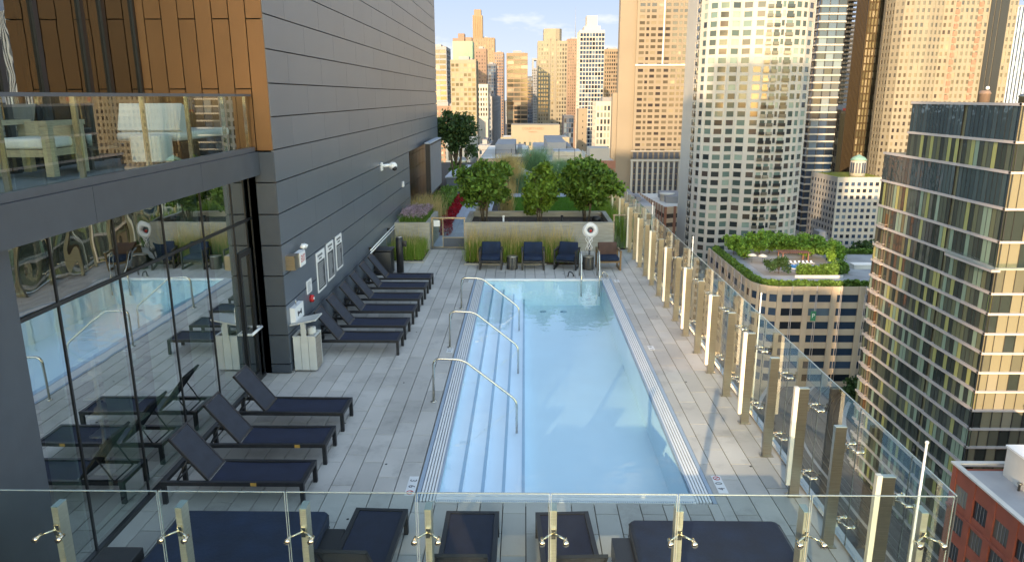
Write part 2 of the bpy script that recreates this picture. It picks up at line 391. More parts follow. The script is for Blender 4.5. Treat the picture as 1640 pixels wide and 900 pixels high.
# ------------------------------------------------------------------ hotel building
hotel = thing('hotel_building', 'hotel tower with grey panel wall, copper recess and glass pavilion along the pool', 'building', (-8, 13.56, -80))
WX, YC = -4.60, 13.56
bk = MB(); bk.box(-14, WX-.06, YC+.02, 29.5, 0, 34); bk.box(-14, WX-.06, 29.5, 39.5, 3.42, 34)
bk.box(-14, -5.3, 29.5, 39.5, 0, 3.42)
part('wall_core', bk, 'dark_gap', hotel)
cl = MB(); z0 = 0.02; k = 0; ph = .5925
zs = [.2+ph*i for i in range(-1, 57)]
rows = [3.17+ph*i for i in range(-6, 52)]
for k, z in enumerate(rows):
    za, zb = max(z, .02), z+ph
    if zb < .1: continue
    off = 0 if k % 2 else 1.21
    y = YC-.0 - off
    while y < 39.5:
        a, b2 = max(y, YC)+.003, min(y+2.42, 39.5)-.003
        if b2-a > .05:
            if zb <= 3.2+.01 and b2 > 29.5: b2 = 29.5
            if b2-a > .05:
                if not (zb <= 3.3 and a > 29.4): cl.box(WX-.05, WX, a, b2, za+.011, zb-.011)
        y += 2.42
part('cladding', cl, 'cladding', hotel)
# recess with copper panels at the far end
rc = MB()
for j in range(9):
    for q in range(5): rc.box(-5.3, -5.27, 29.52+j*1.1, 29.5+(j+1)*1.1-.01, .05+q*.66, .05+(q+1)*.66-.015)
part('recess_panel', rc, 'copper', hotel)
rd = MB(); rd.box(-5.27, -5.2, 31.2, 33.4, 0, 2.9)
part('recess_door', rd, 'black_frame', hotel)
# dark pier at the corner of the grey wall
cp = MB()
for k, z in enumerate(rows):
    za, zb = max(z, .02), min(z+ph, 4.33)
    if zb < .1 or za > 4.3: continue
    cp.box(-4.97, WX-.003, YC-.03, YC+.02, za+.011, zb-.011)
part('corner_pier', cp, 'cladding_dark', hotel)
# copper wall of the balcony recess
cw = MB(); pwid = .2985
for j in range(8):
    xb = -4.604 - pwid*j; xa = xb - pwid
    if j == 7: xa = max(xa, -6.95)
    edges_z = [4.34] + ([5.44, 8.1, 10.7] if j % 2 else [6.63, 9.3, 11.5]) + [14]
    if False: pass
    for a, c in zip(edges_z[:-1], edges_z[1:]): cw.box(xa+.009, xb-.009, YC-.03, YC+.02, a+.01, c-.01)
part('copper_wall', cw, 'copper', hotel)
part('copper_backing', MB().box(-6.98, WX-.01, YC+.02, YC+.06, 0, 14), 'black_frame', hotel)
# balcony slab, fascia, upper window wall
part('balcony_floor', MB().box(-9.2, -4.93, 2.5, YC-.04, 3.98, 4.30), 'counter_stone', hotel)
fa = MB(); ys = [YC-.035, 11.05, 8.2, 5.4, 2.5]
for a, c in zip(ys[1:], ys[:-1]): fa.box(-4.93, -4.87, a+.004, c-.004, 3.91, 4.33)
part('fascia', fa, 'fascia', hotel)
part('pavilion_soffit', MB().box(-9.2, -4.94, 2.5, YC-.05, 3.90, 3.975), 'black_frame', hotel)
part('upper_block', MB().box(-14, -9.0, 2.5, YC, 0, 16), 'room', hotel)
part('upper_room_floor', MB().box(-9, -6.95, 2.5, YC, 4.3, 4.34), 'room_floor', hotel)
uw = [13.5, 12.5, 11.9, 10.75, 9.9, 8.8, 7.9, 6.6, 5.4, 4.0, 2.6]
for a, c in zip(uw[1:], uw[:-1]):
    part('upper_window', MB().box(-6.90, -6.88, a+.05, c-.05, 4.36, 14), 'dark_glass', hotel)
mu = MB()
for y in uw: mu.box(-6.94, -6.84, y-.05, y+.05, 4.3, 14)
part('upper_mullions', mu, 'black_frame', hotel)
part('upper_jamb', MB().box(-6.96, -6.84, YC-.05, YC-.034, 4.3, 14), 'black_frame', hotel)
cu = MB()
for y, wd in ((12.9, .5), (11.3, .35), (10.2, .5), (8.5, .45), (7.2, .4), (5.9, .6)):
    n = 8
    for j in range(n): cu.cyl((-7.35+.04*math.sin(j*2.1), y+wd*(j/n-.5), 4.4), (-7.35+.04*math.sin(j*2.1), y+wd*(j/n-.5), 12), wd/n*.6, 8)
part('curtain', cu, 'bin_tan', hotel)
# pavilion glass wall
GX = -5.10; GT = 3.9; TZ = 3.11
my = [6.90, 7.64, 8.90, 10.14, 11.41, 12.62, 13.22, 13.50]
for a, c in zip(my[:-1], my[1:]):
    w_ = part('window', MB().box(GX-.012, GX, a+.02, c-.02, .06, TZ-.03), 'pavilion_glass', hotel)
    part('transom_window', MB().box(GX-.012, GX, a+.02, c-.02, TZ+.03, GT), 'upper_glass' if a < 10 else 'pavilion_glass', hotel)
fm = MB()
for y in my: fm.box(GX-.05, GX+.012, y-.014, y+.014, .05, GT-.002)
fm.box(GX-.045, GX+.009, my[0]+.02, my[-1]-.02, TZ-.022, TZ+.022); fm.box(GX-.08, GX+.03, my[0], my[-1], 0, .06); fm.box(GX-.08, GX+.03, my[0]-.01, my[-1]+.01, GT+.001, GT+.012)
part('window_frame', fm, 'black_frame', hotel)
mat('fin', (.50, .60, .56), .5, var=.05)
for y in my[1:-2]: part('window_fin', MB().box(GX-.42, GX-.10, y+.02, y+.14, .01, GT-.02), 'fin', hotel)
part('floor_trim', MB().box(GX-.30, GX-.09, my[0], my[-1], .006, .05), 'fin', hotel)
door = part('door', MB().box(GX+.003, GX+.035, 12.66, 12.74, .06, 2.6).box(GX+.003, GX+.035, 13.16, 13.24, .06, 2.6).box(GX+.003, GX+.035, 12.74, 13.16, .06, .2).box(GX+.003, GX+.035, 12.74, 13.16, 2.5, 2.6), 'black_frame', hotel)
part('push_bar', MB().cyl((GX+.12, 12.70, 1.08), (GX+.12, 13.22, 1.08), .025).box(GX+.035, GX+.12, 12.70, 12.73, 1.06, 1.10).box(GX+.035, GX+.12, 13.19, 13.22, 1.06, 1.10), 'white_paint', door)
part('pier', MB().box(-5.9, -4.99, 5.3, 6.87, 0, 3.905), 'fascia', hotel)
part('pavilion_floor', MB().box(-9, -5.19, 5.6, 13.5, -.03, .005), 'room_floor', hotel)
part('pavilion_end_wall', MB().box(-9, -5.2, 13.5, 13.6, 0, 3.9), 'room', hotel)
il = MB()
for y in (7.3, 9.5, 11.8): il.box(-6.6, -6.25, y-.15, y+.15, 0, 3.9)
part('pavilion_column', il, 'room', hotel)
part('podium', MB().box(-14, 4.1, 5.7, 60, -80, -1.7), 'cladding_dark', hotel)
part('upper_south_wing', MB().box(-30, -14, -6, 39, -80, 34), 'cladding_dark', hotel)

# balcony railing : a thing of its own on the slab edge
br = thing('balcony_railing', 'glass balcony railing with flat metal top rail above the pavilion', 'railing', (-4.95, 13.4, 4.33))
part('top_rail', MB().box(-4.99, -4.90, 2.6, 13.45, 5.31, 5.35), 'fascia', br)
part('shoe', MB().box(-5.0, -4.90, 2.6, 13.45, 4.335, 4.42), 'fascia', br)
py = [13.42, 12.42, 11.1, 9.8, 8.3, 7.05, 5.6, 4.2, 2.7]
for a, c in zip(py[1:], py[:-1]):
    part('glass_panel', MB().box(-4.952, -4.94, a+.008, c-.008, 4.42, 5.31), 'balcony_glass', br)
for y in py: part('post', MB().box(-5.04, -4.985, y-.02, y+.02, 4.31, 5.31), 'steel', br)

# furniture on the balcony
t = thing('balcony_chair', 'pale wooden armchair with white seat cushion behind the balcony glass', 'armchair', (-6.25, 9.45, 4.34), R(0))
for sx in (-1, 1):
    part('side_frame', MB().box(sx*.36-.05, sx*.36+.05, -.38, -.27, 0, .62).box(sx*.36-.05, sx*.36+.05, .27, .38, 0, .62).box(sx*.36-.06, sx*.36+.06, -.40, .40, .62, .68), 'teak', t, local=True)
part('seat_frame', MB().box(-.31, .31, -.34, .34, .24, .33), 'teak', t, local=True)
part('seat_cushion', MB().rbox(-.30, .30, -.33, .33, .335, .47, .04), 'linen', t, local=True)
part('back_frame', MB().box(-.31, .31, .26, .33, .33, .66), 'teak', t, local=True)
t = thing('ottoman', 'white cube ottoman with rounded edges on the balcony', 'ottoman', (-5.55, 11.0, 4.34))
part('upholstery', MB().rbox(-.22, .22, -.22, .22, .03, .42, .03), 'linen', t, local=True)
for sx in (-1, 1):
    for sy in (-1, 1): part('leg', MB().cyl((sx*.17, sy*.17, 0), (sx*.17, sy*.17, .035), .02), 'black_plastic', t, local=True)
t = thing('balcony_daybed', 'long white cushioned daybed with raised back on dark base on the balcony', 'daybed', (-5.75, 12.4, 4.34))
part('base', MB().box(-.45, .45, -1.0, .8, 0, .30), 'black_frame', t, local=True)
part('seat_cushion', MB().rbox(-.50, .50, -1.1, .85, .305, .44, .05), 'linen', t, local=True)
bm_ = MB(); M_ = Matrix.Translation((0, -.95, .44)) @ Matrix.Rotation(R(-20), 4, 'X'); bm_.mbox(M_, -.48, .48, -.10, .10, 0, .42)
part('back_cushion', bm_, 'linen', t, local=True)
t = thing('low_table', 'low dark table behind the balcony glass between chair and daybed', 'table', (-6.2, 10.4, 4.34))
part('table_top', MB().box(-.35, .35, -.5, .5, .26, .30), 'black_frame', t, local=True)
for sx in (-1, 1):
    for sy in (-1, 1): part('leg', MB().box(sx*.3-.03, sx*.3+.03, sy*.42-.03, sy*.42+.03, 0, .26), 'black_frame', t, local=True)
solo('water_glass', MB().lathe([(.02, 0), (.035, .002), (.04, .16), (.036, .16), (.03, .01)], (-6.1, 10.35, 4.641), 14), 'edge_light', 'clear pale drinking glass standing on the low balcony table', 'glass')

# things inside the pavilion
t = thing('towel_rack', 'tall pale shelf rack with folded white towels inside the pavilion', 'rack', (-5.75, 9.55, .005))
for y in (-.42, .42): part('upright', MB().box(-.02, .02, y-.02, y+.02, 0, 2.0), 'white_paint', t, local=True)
for k in range(7): part('shelf', MB().box(-.22, .22, -.40, .40, .2+.28*k, .225+.28*k), 'white_paint', t, local=True)
for k, n in ((1, 3), (3, 2), (5, 3)):
    for j in range(n):
        g = solo('folded_towel', MB().rbox(-5.93, -5.6, 9.25+.24*j, 9.46+.24*j, .232+.28*k, .33+.28*k, .03), 'linen',
             'folded white towel on the %s shelf of the rack, %s from the pier' % ({1: 'low', 3: 'middle', 5: 'high'}[k], ('nearest', 'second', 'third')[j]), 'towel', 'folded towels on the rack')
for (x, y, l) in ((-6.4, 7.8, 'dark navy sofa inside the pavilion beside the first glass panes'), (-6.4, 11.2, 'dark navy sofa inside the pavilion behind the towel rack')):
    t = thing('sofa', l, 'sofa', (x, y, .005))
    part('seat', MB().rbox(-.4, .4, -.8, .8, .12, .42, .05), 'navy', t, local=True)
    part('backrest', MB().rbox(-.55, -.38, -.8, .8, .12, .8, .05), 'navy', t, local=True)
    for sx in (-.35, .35):
        for sy in (-.7, .7): part('leg', MB().box(sx-.03, sx+.03, sy-.03, sy+.03, 0, .12), 'black_frame', t, local=True)
# ------------------------------------------------------------------ glass fences
def spider(mb, M):
    """two arms from the post to bolts through the glass; M: local x along the fence, y towards the glass"""
    for s in (-1, 1):
        mb.tube([M @ Vector((0, .02, 0)), M @ Vector((s*.045, .07, .012)), M @ Vector((s*.11, .11, -.005))], .011, 8)
        mb.cyl(M @ Vector((s*.11, .085, -.005)), M @ Vector((s*.11, .165, -.005)), .018, 10)
mat('bar_white', (.85, .80, .68), .4, var=.05, scale=3)
mat('brushed_lit', (.62, .58, .48), .38, metal=.6, var=.12, scale=6, stretch=(1, 1, 20))  # paler copy of brushed: lit look put into posts that stand in shade
mat('seal', (.05, .06, .065), .5)
def post(parent, M, H=1.57, wd=.062, dp=.13, m='brushed'):
    p = MB(); p.mbox(M, -wd/2, wd/2, -dp, 0, 0, H); po = part('post', p, m, parent)
    part('cap', MB().mbox(M, -wd/2-.002, wd/2+.002, -dp-.002, .002, H, H+.006), 'edge_light', po)
    part('base_plate', MB().mbox(M, -wd/2-.03, wd/2+.03, -dp-.03, .03, .0, .012), 'brushed', po)
    for z in (.32, 1.30):
        c = MB(); c.mbox(M, -.02, .02, -.002, .03, z-.05, z+.05)
        spider(c, M @ Matrix.Translation((0, 0, z))); 
        for s in (-1, 1): c.cyl(M @ Vector((s*.11, .16, z-.005)), M @ Vector((s*.11, .185, z-.005)), .028, 14)
        part('glass_clamp', c, 'chrome', po)
    return po
FR = thing('glass_fence', 'long clear glass fence on steel posts along the right side of the pool', 'fence', (3.9, 6.0, 0))
ry = [6.78 + 1.155*i for i in range(38)]
for i, y in enumerate(ry):
    # local x -> -Y (along), local y -> +X (towards the glass)
    M = Matrix.Translation((3.75, y, 0)) @ Matrix.Rotation(R(-90), 4, 'Z')
    po_ = post(FR, M)
    if i % 2 == 0: part('pale_bar', MB().box(3.565, 3.619, y-.028, y+.032, .17, 1.585), 'bar_white', po_)  # pale upright bar on every other post
ge = [6.0] + [y for y in ry if y > 6.2] + [ry[-1]+1.1]
for a, c in zip(ge[:-1], ge[1:]):
    g = part('glass_panel', MB().box(3.895, 3.907, a+.007, c-.007, .03, 1.80), 'rail_glass', FR)
    part('panel_edge', MB().box(3.8945, 3.9075, a+.007, c-.007, 1.8005, 1.809), 'edge_light', g)
    part('seal', MB().box(3.896, 3.906, a-.0065, a+.0065, .03, 1.79), 'seal', g)
part('kerb', MB().box(3.87, 3.98, 5.9, 50.4, 0, .03), 'steel', FR)
FF = thing('glass_fence', 'clear glass fence on steel posts across the near end of the deck', 'fence', (0, 6.0, 0))
fx = [-4.46+1.185*i for i in range(8)]
fx[-1] = 3.74
for x in fx:
    # glass stands nearer the camera: local y -> -Y
    M = Matrix.Translation((x, 6.16, 0)) @ Matrix.Rotation(R(180), 4, 'Z')
    post(FF, M, H=1.53, dp=.14, m='brushed_lit')
gx = [-5.02] + fx[1:-1] + [3.88]
gx = [-4.98, -3.36, -2.18, -.98, .24, 1.40, 2.60, 3.885]
for a, c in zip(gx[:-1], gx[1:]):
    g = part('glass_panel', MB().box(a+.012, c-.012, 5.994, 6.006, .03, 1.80), 'rail_glass', FF)
    part('panel_edge', MB().box(a+.012, c-.012, 5.9935, 6.0065, 1.8005, 1.807).box(a+.008, a+.0115, 5.9935, 6.0065, .03, 1.807).box(c-.0115, c-.008, 5.9935, 6.0065, .03, 1.807), 'edge_light', g)
part('kerb', MB().box(-5.0, 3.85, 5.92, 6.06, 0, .03), 'steel', FF)
rod0 = None
for k, (y, l) in enumerate(((6.1, 'nearest the corner of the two glass fences'), (11.9, 'second along the right glass fence from the corner'), (17.0, 'third along the right glass fence from the corner'), (22.6, 'farthest along the right glass fence, beside the armchairs'))):
    m_ = MB(); X = 3.96 if k else 3.62; top = 2.1 if k else 2.28
    solo('lightning_rod', MB().cyl((X, y, .03 if k else .013), (X, y, top), .016, 8, .011).sphere((X, y, top), .018, 6), 'white_paint', 'thin white upright rod, '+l, 'rod', 'white rods along the glass fence')

# ------------------------------------------------------------------ sun loungers
def make_lounger():
    t = thing('sun_lounger', '', 'sun lounger')
    L, W, H, B = 1.92, .60, .33, .055
    f = MB(); hx = -.96
    for sy in (-1, 1):
        f.box(hx, hx+L, sy*W/2-.0275-(.0), sy*W/2+.0275, H-.055, H)
    f.box(hx, hx+.055, -W/2+.028, W/2-.028, H-.054, H-.001); f.box(hx+L-.055, hx+L, -W/2+.028, W/2-.028, H-.054, H-.001)
    part('frame', f, 'lounger_frame', t, local=True)
    for sx in (hx, hx+L-.06):
        for sy in (-1, 1):
            part('leg', MB().box(sx+.002, sx+.058, sy*W/2-.0265, sy*W/2+.0265, 0, H-.056), 'lounger_frame', t, local=True)
    px = hx+.62
    s = MB(); n = 14
    P = [(px+.03+(L-.62-.08)*i/n, H-.012-.012*math.sin(math.pi*i/n)) for i in range(n+1)]
    for (xa, za), (xb, zb) in zip(P[:-1], P[1:]):
        s.add([(xa, -W/2+.03, za), (xb, -W/2+.03, zb), (xb, W/2-.03, zb), (xa, W/2-.03, za), (xa, -W/2+.03, za-.012), (xb, -W/2+.03, zb-.012), (xb, W/2-.03, zb-.012), (xa, W/2-.03, za-.012)],
              ((0, 1, 2, 3), (7, 6, 5, 4), (0, 4, 5, 1), (3, 2, 6, 7)))
    part('seat_sling', s, 'mesh_navy', t, local=True)
    A = Matrix.Translation((px, 0, H-.02)) @ Matrix.Rotation(R(52), 4, 'Y')
    # the back leans towards the head end: local -x runs up the back
    bk = MB(); bk.mbox(A, -.74, 0, -W/2+.05, W/2-.05, .003, .015)
    bo = part('backrest', bk, 'mesh_grey', t, local=True)
    fr = MB()
    for sy in (-1, 1): fr.mbox(A, -.76, .01, sy*(W/2-.045)-.015, sy*(W/2-.045)+.015, -.012, .022)
    fr.mbox(A, -.775, -.745, -W/2+.03, W/2-.03, -.012, .022)
    fr.mbox(A, -.03, .0, -W/2+.061, W/2-.061, -.010, .02)
    part('back_frame', fr, 'lounger_frame', t, local=True)
    st = MB()
    for sy in (-1, 1):
        st.tube([A @ Vector((-.40, sy*(W/2-.06), -.01)), Vector((hx+.17, sy*(W/2-.06), H-.05))], .011, 8)
    st.cyl((hx+.17, -W/2+.03, H-.05), (hx+.17, W/2-.03, H-.05), .011, 8)
    part('prop_strut', st, 'lounger_frame', t, local=True)
    hb = MB(); hb.box(px+.002, px+.03, -W/2+.03, W/2-.03, H-.03, H-.005)
    part('hinge_bar', hb, 'steel', t, local=True)
    return t
L0 = make_lounger()
lg = 'black sling sun loungers along the left side of the deck'
near = [(-3.89, 9.08, 'black mesh sun lounger by the pavilion nearest the camera, brass tag mid rail', .0, .55),
        (-3.89, 10.18, 'black mesh sun lounger, middle of three by the pavilion, brass tag near its foot', .012, .80),
        (-3.89, 11.31, 'black mesh sun lounger by the pavilion closest to the dark pier', -.01, None)]
far = [(-3.60, 14.95, 'black mesh sun lounger against the grey wall, nearest the trash bin'),
       (-3.61, 15.98, 'black mesh sun lounger against the grey wall, second from the trash bin'),
       (-3.60, 17.12, 'black mesh sun lounger against the grey wall, third from the trash bin'),
       (-3.61, 18.22, 'black mesh sun lounger against the grey wall, fourth from the trash bin'),
       (-3.61, 19.36, 'black mesh sun lounger against the grey wall, fifth from the trash bin'),
       (-3.60, 20.40, 'black mesh sun lounger against the grey wall, beside the black cabinet')]
first = True
for (x, y, l, rz, tg) in near + [(a, b_, c, rng.uniform(-.012, .012), None) for a, b_, c in far]:
    if first: o = L0; o.location = (x, y, 0); o.rotation_euler = (0, 0, rz); o['label'] = l; first = False
    else: o = again(L0, (x, y, 0), rz, l)
    o['group'] = lg
    if tg is not None: TAGQ = (o, tg); 
    if tg is not None:
        q = MB().box(tg-.30, tg-.22, -.3285, -.325, .278, .328)
        pq = link('brass_tag', q.mesh('brass_tag', 'brass_tag'), o)
for (x, y, rz, l) in ((-1.80, 7.30, R(-90-2), 'dark mesh sun lounger at the near glass fence, next to the left navy daybed'),
                      (-.63, 7.25, R(-90), 'dark mesh sun lounger at the near glass fence, middle of the three'),
                      (.52, 7.25, R(-90+3), 'dark mesh sun lounger at the near glass fence, left of the right navy daybed')):
    o = again(L0, (x, y-.10, 0), rz+R(180), l); o['group'] = 'sun loungers facing the pool along the near glass fence'
    for c in list(o.children):
        if c.name.startswith('brass_tag'): bpy.data.objects.remove(c)
# the brass tags of L0 were copied to the others: keep two
for o in list(bpy.data.objects):
    if o.name.startswith('brass_tag') and o.parent and o.parent.get('label', '').find('brass tag') < 0: bpy.data.objects.remove(o)
seen = {}
for o in list(bpy.data.objects):
    if o.name.startswith('brass_tag') and o.parent:
        if o.parent.name in seen: bpy.data.objects.remove(seen[o.parent.name])
        seen[o.parent.name] = o

# ------------------------------------------------------------------ daybeds
def daybed(x0, x1, y0, y1, label, arm):
    t = thing('daybed', label, 'daybed', ((x0+x1)/2, (y0+y1)/2, 0), group='navy daybeds at the near end of the deck')
    part('platform', MB().box(x0+.06, x1-.06, y0+.06, y1-.06, .06, .22), 'black_frame', t)
    part('mattress', MB().rbox(x0, x1, y0, y1, .225, .45, .07, 4), 'navy', t)
    pp = MB()
    for z in (.262, .415):
        pp.tube([(x0-.001+.07, y0-.001, z), (x1-.07, y0-.001, z), (x1+.001, y0+.07, z), (x1+.001, y1-.07, z), (x1-.07, y1+.001, z), (x0+.07, y1+.001, z), (x0-.001, y1-.07, z), (x0-.001, y0+.07, z)], .006, 5, closed=True)
    part('piping', pp, 'mesh_grey', t)
    for sx in (x0+.12, x1-.18):
        for sy in (y0+.12, y1-.18): part('leg', MB().box(sx, sx+.06, sy, sy+.06, 0, .06), 'black_frame', t)
    part('side_shelf', MB().box(arm[0], arm[1], y0+.1, y1-.22, .10, .33), 'black_frame', t)
daybed(-4.15, -2.35, 6.35, 7.92, 'large navy daybed at the near glass fence, on the pavilion side', (-2.34, -2.12))
daybed(1.24, 3.0, 6.35, 7.78, 'large navy daybed at the near glass fence, beside the right glass fence', (1.02, 1.23))
t = thing('side_table', 'small black box table beside the pavilion pier at the near fence', 'side table', (-4.5, 6.95, 0))
part('box', MB().rbox(-.22, .22, -.26, .26, .04, .40, .01), 'black_plastic', t, local=True)
part('plinth', MB().box(-.18, .18, -.22, .22, 0, .04), 'black_plastic', t, local=True)

# ------------------------------------------------------------------ pool rails
def fillet(P, r=.1, n=6):
    out = [Vector(P[0])]
    for a, b_, c in zip(P[:-2], P[1:-1], P[2:]):
        a, b_, c = Vector(a), Vector(b_), Vector(c); u = (a-b_).normalized(); v = (c-b_).normalized()
        p, q = b_+u*r, b_+v*r
        for i in range(n+1):
            t_ = i/n; out.append(p*(1-t_)**2+b_*2*t_*(1-t_)+q*t_*t_)
    out.append(Vector(P[-1])); return out
for y, l in ((12.21, 'nearest to the camera'), (15.15, 'in the middle'), (18.17, 'farthest from the camera')):
    t = thing('pool_handrail', 'bent steel handrail over the pool steps, %s of the three' % l, 'handrail', (-1.62, y, 0), group='steel handrails over the pool steps')
    part('rail', MB().tube(fillet([(-1.62, y, .0), (-1.60, y, .82), (-1.08, y, .80), (-.13, y, .03), (-.13, y, -.60)], .13), .022, 12), 'steel', t)
    part('flange', MB().lathe([(.055, 0), (.055, .012), (.03, .02)], (-1.62, y, 0), 16), 'steel', t)
t = thing('ladder_rails', 'pair of steel grab rails standing at the far right end of the pool', 'ladder', (2.0, 21.5, 0))
for x in (1.68, 2.22):
    part('grab_rail', MB().tube(fillet([(x, 21.75, 0), (x, 21.72, .78), (x+.02, 21.52, .78), (x+.02, 21.2, .1), (x+.02, 21.2, -.5)], .09), .024, 12), 'steel', t)
for x, l in ((1.40, 'black bent pipe stub on the deck left of the far grab rails'), (2.42, 'short pale pipe stub on the deck right of the far grab rails')):
    t = thing('deck_fitting', l, 'pipe fitting', (x, 21.65, 0))
    part('bent_pipe', MB().tube(fillet([(x-.08, 21.62, 0), (x-.04, 21.65, .16), (x+.06, 21.65, .12), (x+.10, 21.65, .02)], .04), .018, 8), 'black_plastic' if x < 2 else 'steel', t)
    part('flange', MB().lathe([(.04, 0), (.04, .01)], (x-.08, 21.62, 0), 12).lathe([(.04, 0), (.04, .01)], (x+.10, 21.65, .0), 12), 'steel', t)

# ------------------------------------------------------------------ depth markers
def marker(x, y, wx, wy, label, body, rot):
    t = thing('depth_marker', label, 'depth marker', (x, y, 0.0005), group='white depth markers set in the deck')
    part('plate', MB().box(x-wx/2, x+wx/2, y-wy/2, y+wy/2, .0005, .004), 'white_paint', t)
    if body:
        n = len(body); st_ = wy/(n+1.2)
        for i, ch in enumerate(body):
            q = -1 if rot > 0 else 1
            yy = y + q*(-wy/2 + st_*(i+.75))
            text('digit', ch, wx*1.0, Matrix.Translation((x, yy, .0055)) @ Matrix.Rotation(R(-90) if rot > 0 else R(90), 4, 'Z'), 'ink', t, .0006)
        yy = y - (1 if rot > 0 else -1)*(wy/2-.075)
        rg = MB().tube([(x+.045*math.cos(a), yy+.045*math.sin(a), .006) for a in [2*math.pi*i/20 for i in range(20)]], .005, 6, closed=True)
        rg.mbox(Matrix.Translation((x, yy, .006)) @ Matrix.Rotation(R(45), 4, 'Z'), -.04, .04, -.004, .004, 0, .003)
        part('no_diving_ring', rg, 'red_paint', t)
marker(-1.575, 9.28, .135, .52, 'white 3 6 depth marker at the near left corner of the pool', '36', 1)
marker(2.755, 9.37, .135, .48, 'white 4 0 depth marker at the near right corner of the pool', '40', -1)
for x, y, wx, wy, l, s_ in ((2.76, 15.16, .13, .27, 'white depth marker midway along the right side of the pool', '4'), (2.74, 21.1, .14, .3, 'white depth marker at the far right corner of the pool', '4'),
                  (-1.58, 21.05, .14, .3, 'white depth marker at the far left corner of the pool', '3'), (-1.60, 14.95, .13, .27, 'white depth marker beside the middle handrail', '3')):
    t = thing('depth_marker', l, 'depth marker', (x, y, .0005), group='white depth markers set in the deck')
    part('plate', MB().box(x-wx/2, x+wx/2, y-wy/2, y+wy/2, .0005, .004), 'white_paint', t)
    text('digit', s_, .12, Matrix.Translation((x, y+.05, .0055)) @ Matrix.Rotation(R(-90) if x < 0 else R(90), 4, 'Z'), 'ink', t, .0006)
    part('small_print', MB().box(x-wx*.3, x+wx*.3, y-.09, y-.08, .0042, .006).box(x-wx*.3, x+wx*.3, y-.07, y-.06, .0042, .006), 'sign_grey', t)

# ------------------------------------------------------------------ armchairs, tables, life ring
def armchair(x, y, rz, label, frame='lounger_frame', cushion='navy'):
    t = thing('armchair', label, 'armchair', (x, y, 0), rz, 'low armchairs in front of the concrete planter')
    for s in (-1, 1):
        part('side_frame', MB().box(s*.34-.025, s*.34+.025, -.36, -.30, 0, .58).box(s*.34-.025, s*.34+.025, .28, .34, 0, .62).box(s*.34-.03, s*.34+.03, -.37, .35, .58, .62) .box(s*.34-.025, s*.34+.025, -.30, .28, 0, .05), frame, t, local=True)
    part('seat_frame', MB().box(-.315, .315, -.33, .28, .24, .29), frame, t, local=True)
    part('seat', MB().rbox(-.305, .305, -.34, .20, .295, .42, .04, 3), 'navy', t, local=True)
    bk = MB(); M_ = Matrix.Translation((0, .18, .36)) @ Matrix.Rotation(R(-14), 4, 'X'); bm = MB().rbox(-.30, .30, -.05, .06, 0, .44, .03, 3)
    bk.add([(M_ @ Vector(v))[:] for v in bm.v], bm.f, True)
    part('backrest', bk, cushion, t, local=True)
armchair(-1.06, 22.85, R(0), 'low navy armchair at the left end of the row, beside the grass bed')
armchair(.28, 22.82, R(0), 'low navy armchair right of the left drum table')
armchair(1.36, 22.85, R(-14), 'low navy armchair turned sideways, left of the life ring')
armchair(2.66, 22.8, R(2), 'low armchair with brown backrest and bronze frame at the right end of the row', 'bronze_wood', 'cushion_brown')
for x, l in ((-.38, 'dark ribbed metal drum table between the two left armchairs'), (2.02, 'dark ribbed metal drum table under the life ring')):
    t = thing('drum_table', l, 'side table', (x, 22.65, 0), group='drum tables between the armchairs')
    n = 28; pts = []
    for j in range(n*2):
        a = math.pi*j/n; r = .175 if j % 2 else .168; pts.append((r*math.cos(a), r*math.sin(a)))
    part('drum', MB().prism(pts, .01, .40), 'drum', t, local=True)
    part('table_top', MB().lathe([(.182, .40), (.185, .405), (.185, .418), (.178, .424)], (0, 0, 0), 32), 'brushed', t, local=True)
    part('base', MB().lathe([(.15, 0), (.15, .01)], (0, 0, 0), 24), 'black_plastic', t, local=True)
t = thing('life_ring', 'white life ring with rope hanging on its post by the concrete planter', 'life ring', (2.12, 23.3, 0))
C_ = Vector((2.12, 23.32, 1.13))
part('ring', MB().tube([(C_.x+.165*math.cos(a), C_.y, C_.z+.165*math.sin(a)) for a in [2*math.pi*i/28 for i in range(28)]], .07, 12, closed=True), 'white_paint', t)
rp = MB(); rng2 = random.Random(3)
for k in range(6):
    a0 = rng2.uniform(-.12, .12)
    rp.tube([(C_.x+a0+.05*math.sin(j*1.3+k*2), C_.y-.09+.02*math.sin(j*2.1+k), C_.z-.22-.07*j) for j in range(7)], .011, 6)
rp.tube([(C_.x+.245*math.cos(a), C_.y-.05, C_.z+.245*math.sin(a)+.01*math.sin(5*a)) for a in [2*math.pi*i/28 for i in range(28)]], .009, 6, closed=True)
part('rope', rp, 'linen', t)
part('stand', MB().box(C_.x-.03, C_.x+.03, C_.y+.08, C_.y+.12, 0, 1.35).box(C_.x-.14, C_.x+.14, C_.y+.06, C_.y+.08, .96, 1.3), 'sign_grey', t)
part('throw_bag', MB().sphere((C_.x+.02, C_.y+.03, C_.z-.03), .04, 8), 'red_paint', t)

